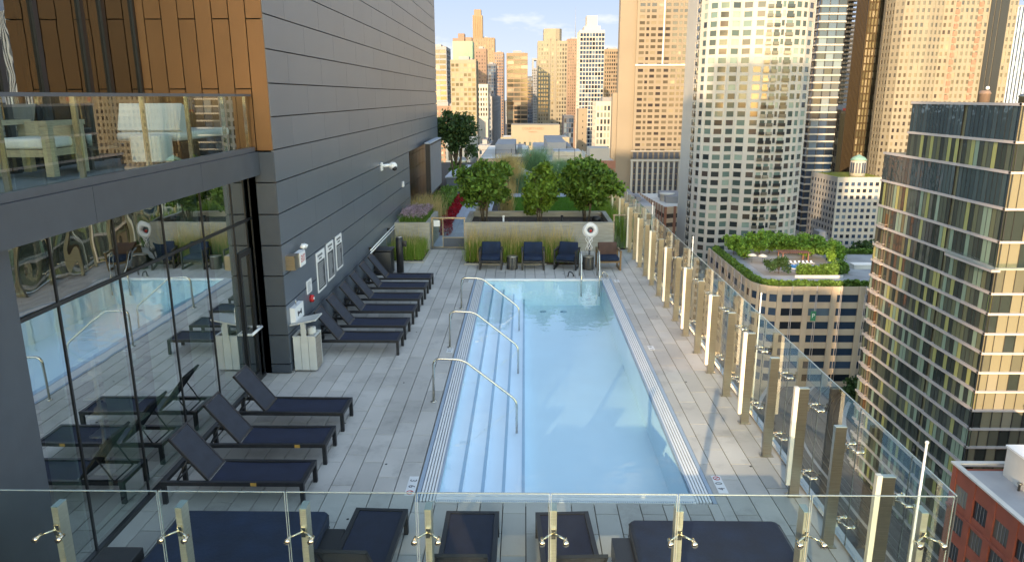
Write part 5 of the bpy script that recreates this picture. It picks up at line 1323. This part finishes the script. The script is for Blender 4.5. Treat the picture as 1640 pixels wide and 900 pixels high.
part('centre_fin', MB().box(74.0, 74.7, 413.9, 414.7, 22, 95).box(59.8, 89.4, 414.0, 414.6, 21.2, 22), 'roof_pale', t)

tower('thin_glass_tower', 'thin pinkish glass tower just left of the rounded stone tower', rect(107, 116, 500, 530), 90, fh=3.4, bay=1.6, ow=.8, oh=.85, wall='pink_wall', win='win_mixed', faces=(0, 3), zw=6, d=.2, nind=60, penthouse=False)
tower('grey_slab_block', 'grey block with white balcony bands below the thin glass tower', rect(94.5, 106, 430, 460), 7, fh=3.2, bay=4, ow=.85, oh=.55, wall='grey_wall', spand='white_stone', win='win_dark', faces=(0, 3), zw=-60, nind=60, penthouse=False, cat='apartment block')
tower('brown_pier_tower', 'narrow dark red-brown tower edge beside the rounded stone tower', rect(68.4, 71.6, 300.5, 318), 80, fh=30, bay=3, ow=.1, oh=.1, wall='brick_brown', win='win_dark', faces=(0,), zw=0, nind=5, penthouse=False)
tower('low_glass_block', 'small blue glass block with planted roof beside the limestone tower base', rect(90, 99, 400, 412), -33, fh=3.3, bay=2, ow=.85, oh=.8, wall='limestone', spand='grey_wall', win='win_blue', faces=(0, 3), zw=-78, nind=60, cat='office building')
tower('balcony_slab_tower', 'dark blue glass tower with white balcony bands right of the rounded tower', rect(132.5, 144, 350, 380), 85, fh=3.3, bay=3.6, ow=.94, oh=.78, wall='dark_metal', spand='white_stone', win='win_blue', faces=(0, 3), zw=-60, d=.5, flush=-.3, nind=100, penthouse=False, vis=P_vis(-32, 48))
# corn cob round tower
ct = thing('scalloped_tower', 'round golden tower with stacked scalloped balconies', 'tower', (208.5, 506, -80))
part('core', MB().lathe([(3.4, 0), (3.4, 170)], (208.5, 506, -80), 24), 'dark_metal', ct)
def scallop(z):
    m = MB(); pts = []
    for i in range(96):
        a = 2*math.pi*i/96; r_ = 4.6+1.1*abs(math.sin(a*8)); pts.append((208.5+r_*math.cos(a), 506+r_*math.sin(a)))
    m.prism(pts, z, z+.35)
    for (p, q) in zip(pts, pts[1:]+pts[:1]):
        u = Vector((q[0]-p[0], q[1]-p[1], 0)); l_ = u.length; u /= l_; m.obox(p, (u.x, u.y), (u.y, -u.x), 0, l_, -.15, 0, z+.35, z+1.25)
    return m
zz = [-60+2.75*k for k in range(56)]
base_me = scallop(0).mesh('balcony_ring', 'tan_wall', (208.5, 506, 0))
for z in zz:
    o = link('balcony_ring', base_me, ct); o.location = (0, 0, z+80)
tower('striped_grey_tower', 'hazy pale tower seen between the scalloped tower and the bronze tower', rect(300, 314, 700, 730), 68, fh=3.3, bay=2, ow=.6, oh=.5, wall='grey_wall', win='win_mixed', faces=(0, 3), zw=0, nind=50)
tower('bronze_tower', 'tall black-bronze office tower with fine vertical mullions, gold in the sun', rect(163.3, 177, 372, 384), 130, fh=3.5, bay=1.5, ow=.72, oh=.78, wall='bronze_mullion', spand='bronze_mullion', win='win_gold', faces=(0, 3), zw=-50, d=.55, flush=.45, nind=100, penthouse=False, vis=P_vis(-20, 62))
cpp = [(162.5, 352), (163.2, 345), (165.5, 341.2), (169, 339.6), (176, 339.4), (182.5, 341.5), (186, 339.8), (205.5, 339.8), (206.5, 342), (214.5, 342), (214.5, 356), (163.5, 356)]
WT = tower('cream_tower', 'huge cream apartment tower with curved bays behind the dark glass tower', cpp, 110, fh=3.0, bay=2.1, ow=.48, oh=.55, wall='cream_wall', win='win_warm', faces=(0, 1, 2, 3, 4, 5, 6, 8, 11), zw=-60, d=.25, nind=100, penthouse=False, vis=P_vis(-30, 52), cat='apartment tower')
for k in range(45):
    z = 108-3.0*(k+1)
    for x in (186.6, 196.4): part('balcony_recess', MB().box(x, x+1.7, 339.3, 339.6, z+.5, z+2.4), 'brick_brown', WT)
part('dark_glazing', MB().box(201.2, 203.0, 339.2, 339.6, -60, 110).box(203.3, 205.2, 339.2, 339.6, -60, 110).box(206.7, 210.2, 341.2, 341.72, -60, 110), 'black_frame', WT)
tower('ribbed_blue_tower', 'grey-blue tower with fine vertical ribs at the top right edge', rect(340, 372, 550, 590), 64.5, fh=3.8, bay=2.4, ow=.5, oh=.85, wall='gutter_blue', spand='blue_dark', win='win_blue', faces=(0, 3), zw=-20, d=.6, flush=.5, nind=100, cat='office tower')
YB = tower('brown_glass_block', 'brown glass block with blank tan flank and small red sign on top', rect(179.6, 190.5, 430, 450), -3, fh=3.5, bay=2.4, ow=.85, oh=.85, wall='bronze_mullion', win='win_warm', faces=(3,), zw=-60, nind=60, cat='office building', core='tan_wall')
part('glass_front', MB().box(179.2, 184.6, 429.6, 429.95, -50, -4.5), 'bronze_mullion', YB)
part('roof_sign', MB().box(180.2, 184.5, 429.4, 429.6, -2.9, -1.6), 'sign_red', YB)
# white ten storey block
ZB = tower('white_block', 'white ten storey block with green roof edge and grid of dark windows', [(137.5, 325), (158.6, 325), (158.6, 352), (135.2, 352)], -29.8, fh=2.9, bay=2.75, ow=.6, oh=.55, sill=.6, wall='white_stone', win='win_blue', faces=(0, 3), zw=-78, d=.3, nind=100, cat='office building', penthouse=False, roof='sedum')
kz = thing('roof_pavilion', 'small white octagonal roof pavilion with green copper roof on the white block', 'pavilion', (149.5, 334, -29.6))
part('drum', MB().lathe([(3.4, 0), (3.4, 7.0)], (0, 0, 0), 8), 'white_stone', kz, local=True); part('roof', MB().lathe([(3.8, 7.0), (2.7, 8.2), (1.4, 8.8), (.1, 9.5)], (0, 0, 0), 8), 'copper_green', kz, local=True)
for i in range(8):
    a = R(22.5+45*i); M = Matrix.Translation((3.2*math.cos(a), 3.2*math.sin(a), 3.6)) @ Matrix.Rotation(a, 4, 'Z'); m = MB()
    for q in (-.6, .6): m.mbox(M, -.1, .12, q-.4, q+.4, -2.2, 2.4)
    part('window', m, 'blue_dark', kz, local=True)
for i, (x, y, h) in enumerate(((128, 313, 19), (133, 311, 20), (138, 309, 22), (143, 311, 23), (148, 309, 25), (153, 311, 24), (158, 309, 25))):
    tree('park_tree', 'large dark tree below the white block, %s from the left' % ordn[i], (x, y, -79.9), h, h*.3, h*.30, h*.36, 1800, 1.0, 'leaf_dark', group='trees below the white block', clumps=16, cr=h*.13, seed=140+i)
tower('low_brick_block', 'low tan brick block with square panes at the foot of the rounded tower', rect(106, 112, 262, 275), -46, fh=4, bay=4, ow=.5, oh=.55, wall='brick_brown', win='win_mixed', faces=(0, 3), zw=-76, nind=30, cat='brick building')
# brown brick office with rotunda corner, left of the rounded tower
AD = tower('brown_brick_block', 'brown brick office block with glass corner and white roof, left of the rounded tower', [(62, 322), (80, 330), (80, 372), (58, 372)], -42.5, fh=4.0, bay=4.4, ow=.72, oh=.5, wall='brick_brown', spand='terrace_stone', win='win_green', faces=(0, 3), zw=-78, nind=80, cat='brick building', roof='roof_pale')
part('rotunda', MB().lathe([(3.4, 0), (3.4, 3.2), (3.6, 3.2), (3.6, 3.6)], (67, 345, -42.4), 20), 'roof_pale', AD)
# towers of the left skyline
tower('banded_office_tower', 'grey office tower with dark window bands beside the end of the grey wall', rect(-90, -72, 700, 740), 49, fh=4.6, bay=6, ow=.95, oh=.66, wall='grey_wall', win='win_dark', faces=(0, 1), zw=-50, nind=60, d=.5, cat='office tower')
tower('cream_glass_tower', 'cream apartment tower with yellowish glass, behind the dark terrace tree', rect(-50.3, -33.4, 520, 545), 29, fh=3.2, bay=2.6, ow=.72, oh=.62, wall='cream_wall', win='win_gold', faces=(0, 1), zw=-60, nind=100, d=.3, cat='apartment tower')
gt_ = tower('green_topped_tower', 'tower with pale green glass top and brown rooftop boxes', rect(-79.8, -57.8, 850, 880), 64, fh=4, bay=2.2, ow=.9, oh=.85, wall='green_glass_wall', win='green_glass_wall', faces=(0, 1), zw=20, nind=60, d=.15, cat='office tower', penthouse=False)
part('roof_boxes', MB().box(-74, -67, 855, 870, 64, 73).box(-66, -59, 855, 870, 64, 69).box(-80, -74, 855, 870, 64, 68), 'pink_wall', gt_)
D = tower('stepped_tower', 'tall stepped tan tower rising highest on the left skyline', rect(-94.8, -56, 1400, 1440), 108, fh=5, bay=5, ow=.45, oh=.6, wall='tan_wall', win='win_warm', faces=(0, 1), zw=0, nind=80, d=1.2, flush=.9)
part('upper_shaft', MB().box(-94.5, -77, 1405, 1430, 108, 148).box(-92, -79.5, 1408, 1427, 148, 158), 'tan_wall', D)
part('upper_ribs', (lambda m: ([m.box(-94+3.2*i, -93+3.2*i, 1403.6, 1405, 108, 146) for i in range(6)], m)[1])(MB()), 'bronze_mullion', D)
tower('brown_crowned_tower', 'narrow brown masonry tower in front of the stepped tower', rect(-51.4, -40.2, 800, 820), 53, fh=3.6, bay=2.8, ow=.4, oh=.45, wall='pink_wall', win='win_warm', faces=(0, 1), zw=-20, nind=60)
tower('white_grid_tower', 'slim tower with white square window grid above a grey flank', rect(-38.8, -30.3, 620, 650), 14.5, fh=4.0, bay=2.1, ow=.55, oh=.6, wall='white_stone', win='win_dark', faces=(0, 1), zw=-12, nind=60, penthouse=False)
tower('grey_masonry_block', 'shaded grey block below the white grid tower beside the street canyon', rect(-31.5, -23.5, 500, 560), -27, fh=5, bay=4, ow=.4, oh=.5, wall='grey_wall', win='win_blue', faces=(0, 1), zw=-70, nind=60, cat='office building')
tower('dark_green_tower', 'dark blue-green glass tower on the left side of the street canyon', rect(-50.2, -38, 1000, 1040), 46, fh=4, bay=3, ow=.8, oh=.7, wall='blue_dark', win='win_blue', faces=(0, 1), zw=-60, nind=60)
tower('purple_dark_tower', 'dark purplish tower with lit notch closing the left side of the street canyon', rect(-43.5, -30.8, 1100, 1150), 66, fh=4, bay=3.2, ow=.55, oh=.6, wall='pink_wall', win='win_blue', faces=(0, 1), zw=-60, nind=60)
tower('canyon_wall_block', 'long blue shaded block along the left side of the street canyon', rect(-46, -30.5, 700, 960), 5, fh=4, bay=5, ow=.6, oh=.6, wall='grey_wall', win='win_blue', faces=(0, 1), zw=-70, nind=60, cat='office building')
tower('banded_tan_tower', 'tan office tower with dark horizontal window bands right of the street canyon', rect(-15.7, 2.7, 680, 720), 42, fh=3.95, bay=5.8, ow=.93, oh=.70, wall='tan_wall', win='win_dark', faces=(0,), zw=-60, nind=60, d=.5, cat='office tower')
tower('narrow_blue_tower', 'narrow dark blue tower between the banded tan tower and the cream crowned tower', rect(4.2, 12, 1100, 1130), 33, fh=4, bay=3, ow=.8, oh=.7, wall='blue_dark', win='win_blue', faces=(0,), zw=-60, nind=30, penthouse=False)
HT = tower('dark_twin_top_tower', 'dark slab tower with an open slot at its top, left of the cream crowned tower', rect(11.5, 22, 1200, 1230), 48, fh=4, bay=3, ow=.5, oh=.6, wall='grey_wall', win='win_dark', faces=(0,), zw=-60, nind=30, penthouse=False)
part('top_frame', MB().box(11.5, 14.5, 1200, 1230, 48, 60).box(18.5, 22, 1200, 1230, 48, 60).box(11.5, 22, 1200, 1230, 60, 63), 'grey_wall', HT)
CT = tower('cream_crowned_tower', 'cream tower with dark square windows and plain faceted crown at the centre', rect(13.3, 41.5, 750, 785), 57, fh=3.9, bay=2.6, ow=.56, oh=.6, wall='cream_wall', win='win_dark', faces=(0, 3), zw=-60, nind=100, d=.4, penthouse=False)
part('crown', MB().prism([(18.6, 753), (22, 751), (30, 750.5), (34, 752), (36.2, 756), (36.2, 780), (18.6, 780)], 57, 69), 'cream_wall', CT)
part('centre_bay', MB().box(23.5, 25.2, 749.0, 749.7, -60, 60).box(29.2, 30.8, 749.0, 749.7, -60, 60), 'cream_wall', CT)
JT = tower('pink_spired_tower', 'reddish tan tower with a thin mast behind the cream crowned tower', rect(62, 80, 1100, 1140), 84, fh=4, bay=3, ow=.5, oh=.55, wall='pink_wall', win='win_warm', faces=(0, 3), zw=-40, nind=80, d=1.0, flush=.8)
part('mast', MB().cyl((73, 1115, 84), (73, 1115, 130), .5, 6, .1), 'grey_wall', JT); part('side_wing', MB().box(55.5, 62, 1104, 1136, -80, 68), 'pink_wall', JT)
KT = tower('white_grid_glass_tower', 'white gridded glass tower with stepped white crown right of centre', rect(44.5, 64.2, 620, 650), 56, fh=3.35, bay=2.45, ow=.82, oh=.74, wall='white_stone', win='win_blue', faces=(0, 3), zw=-70, nind=100, d=.35, penthouse=False, cat='apartment tower')  # shadow on this tower put into its colour by blue panes
part('crown', MB().box(48, 61, 623, 645, 56, 60).box(50, 58.5, 624, 640, 60, 68), 'white_stone', KT)
tower('brown_grid_tower', 'brown office tower with deep square window grid behind the white glass tower', rect(96.5, 123.5, 950, 990), 61, fh=4.6, bay=2.7, ow=.62, oh=.6, wall='tan_wall', win='win_dark', faces=(0, 3), zw=-40, nind=80, d=1.0, cat='office tower')
MT = tower('clock_tower_building', 'grey masonry clock tower with pointed top left of the limestone tower', rect(119, 138, 1000, 1030), 22, fh=5, bay=3.6, ow=.45, oh=.6, wall='grey_wall', win='win_dark', faces=(0, 3), zw=-40, nind=40, penthouse=False)
part('upper_stage', MB().box(122, 135, 1003, 1024, 22, 36), 'grey_wall', MT); part('belfry', MB().box(125, 132.5, 1006, 1020, 36, 44), 'grey_wall', MT)
part('spire', MB().lathe([(4.5, 0), (3, 4), (.2, 12)], (128.7, 1012, 44), 8), 'grey_wall', MT); part('clock_face', MB().cyl((128.5, 1002.9, 29), (128.5, 1002.6, 29), 3.2, 24), 'roof_pale', MT)
# staggered window block
NB = tower('staggered_window_block', 'white block with staggered square windows in front of the brown grid tower', rect(45.7, 61.5, 480, 505), 1.5, fh=4.2, bay=2.25, ow=.62, oh=.68, wall='white_stone', win='win_mixed', faces=(0, 3), zw=-66, nind=100, d=.3, cat='apartment block')
tower('tan_slim_block', 'slim blank tan block at the foot of the cream crowned tower', rect(36, 41.5, 500, 520), -3, fh=4, bay=9, ow=.1, oh=.3, wall='limestone', win='win_dark', faces=(0,), zw=-60, nind=20, penthouse=False)
tower('navy_glass_block', 'dark blue glass block between the cream crowned tower and the slim tan block', rect(29.5, 36.5, 560, 590), -9, fh=3.6, bay=2, ow=.85, oh=.8, wall='blue_dark', win='win_blue', faces=(0,), zw=-60, nind=40, penthouse=False)
# hotel with sign
HB = tower('sign_hotel', 'cream hotel with tall window strips and a lettered parapet across the street view', rect(-13.0, 25.2, 420, 450), -17.5, fh=3.4, bay=2.9, ow=.42, oh=.62, wall='cream_wall', win='win_mixed', faces=(0,), zw=-60, nind=80, d=.5, flush=.2, cat='hotel', penthouse=False, roof='roof_pale')
part('parapet_block', MB().box(-7.5, 19.8, 421, 445, -17.4, -10.2), 'cream_wall', HB)
text('sign_lettering', 'COURTYARD', 2.0, Matrix.Translation((4.6, 420.9, -12.3)) @ Matrix.Rotation(R(90), 4, 'X'), 'brick_brown', HB, .08)
text('sign_lettering', 'MARRIOTT', .95, Matrix.Translation((4.6, 420.9, -14.1)) @ Matrix.Rotation(R(90), 4, 'X'), 'brick_brown', HB, .08)
AG = tower('arched_brick_block', 'dark red brick block with pale arched windows and white roof box', rect(28.6, 40.5, 330, 352), -23, fh=5.5, bay=1.5, ow=.45, oh=.6, wall='brick_brown', win='win_cream', faces=(0, 3), zw=-60, nind=60, cat='brick building', penthouse=False, roof='roof_pale')
part('roof_box', MB().box(29.2, 38, 332, 348, -22.9, -17.2), 'white_stone', AG)
tower('low_roof_block', 'low warehouse with grey roof and parapet beside the arched brick block', rect(30, 50, 280, 322), -36, fh=4, bay=4, ow=.6, oh=.5, wall='white_stone', win='win_dark', faces=(0, 3), zw=-70, nind=40, cat='building')
tower('beige_low_block', 'low beige building with pale roof beyond the terrace, left of the plant enclosure', rect(-12.5, 1.5, 200, 262), -11.5, fh=3.6, bay=3.4, ow=.5, oh=.5, wall='limestone', win='win_mixed', faces=(0,), zw=-60, nind=30, cat='building', roof='roof_pale')
tower('grey_low_block', 'low grey-beige building with flat roof beyond the terrace, right of the plant enclosure', rect(2.5, 13.5, 160, 235), -8.8, fh=3.6, bay=3.4, ow=.5, oh=.5, wall='concrete', win='win_mixed', faces=(0,), zw=-60, nind=30, cat='building', roof='roof_grey')
tower('stone_box_block', 'plain concrete stair tower just beyond the end of the terrace by the right fence', rect(3.9, 7.6, 92, 104), -1.9, fh=6, bay=4, ow=.3, oh=.2, wall='concrete', win='win_dark', faces=(0,), zw=-60, nind=10, cat='building', penthouse=False)
tower('skylight_block', 'low block with long red-edged skylight roof in front of the lettered hotel', rect(-8, 4, 300, 330), -17.8, fh=3.6, bay=3, ow=.6, oh=.3, wall='brick_brown', win='win_mixed', faces=(0,), zw=-60, nind=20, cat='building', roof='roof_pale')
tower('white_fin_block', 'low white and grey finned block under the dark terrace tree', rect(-20.8, -15.0, 200, 235), -6.8, fh=3.6, bay=1.6, ow=.6, oh=.85, wall='white_stone', win='win_dark', faces=(0, 1), zw=-40, nind=40, cat='building', penthouse=False)
tower('pale_slab_block', 'pale apartment slab between the banded office tower and the terrace tree', rect(-72, -52, 560, 600), -2, fh=3.4, bay=3, ow=.5, oh=.5, wall='pink_wall', win='win_mixed', faces=(0, 1), zw=-60, nind=50, cat='apartment block')
tower('far_mist_block', 'small distant pale block closing the end of the street canyon', rect(-60, -20, 2400, 2460), -10, fh=5, bay=6, ow=.5, oh=.5, wall='grey_wall', win='win_mixed', faces=(0,), zw=-60, nind=20, cat='building')
tower('far_centre_block', 'distant grey block right of the street canyon', rect(-14, 6, 1500, 1560), 0, fh=5, bay=6, ow=.5, oh=.5, wall='grey_wall', win='win_mixed', faces=(0,), zw=-60, nind=20, cat='building')

# ------------------------------------------------------------------ unseen towers added behind the camera to shade deck and city; panes reflect them
def back(label, x0, x1, y0, y1, zt, wall, win, z0=-80, parent=None, cols=None):
    t = tower('shade_blocker', label, rect(x0, x1, y0, y1), zt, z0=-80, fh=3.4, bay=3.4, ow=.6, oh=.55, wall=wall, win=win, faces=(2,), zw=-60, nind=30, cat='tower', penthouse=False)
    return t
back('wide unseen tower added behind the viewpoint to cast shade, left part', -87, -72.3, -212, -200, 125, 'limestone', 'win_mixed')
OT = back('unseen tower added behind the viewpoint, gap between columns lets sun streaks through', -72.2, -45, -212, -200, 46.5, 'limestone', 'win_mixed')
part('upper_blocker', MB().box(-72.2, -45, -212, -200, 60.5, 125), 'limestone', OT)  # unseen upper block added to keep the city behind in shade
part('streak_columns', (lambda m: ([m.box(x, x+.7, -202, -201, 46.5, 60.5) for x in (-71.2, -68.3, -64.4, -61.4, -57.6, -54.6, -50.5, -46.2)], m)[1])(MB()), 'white_stone', OT)  # gap and columns invented to throw sun streaks on deck and posts
back('slim unseen tower added behind the viewpoint to cast shade, right of the gapped one', -37.5, -32.0, -208, -200, 110, 'pink_wall', 'win_mixed')
back('broad unseen tower added far behind the viewpoint to cast shade, on the left', -152, -95, -235, -200, 118, 'grey_wall', 'win_mixed')
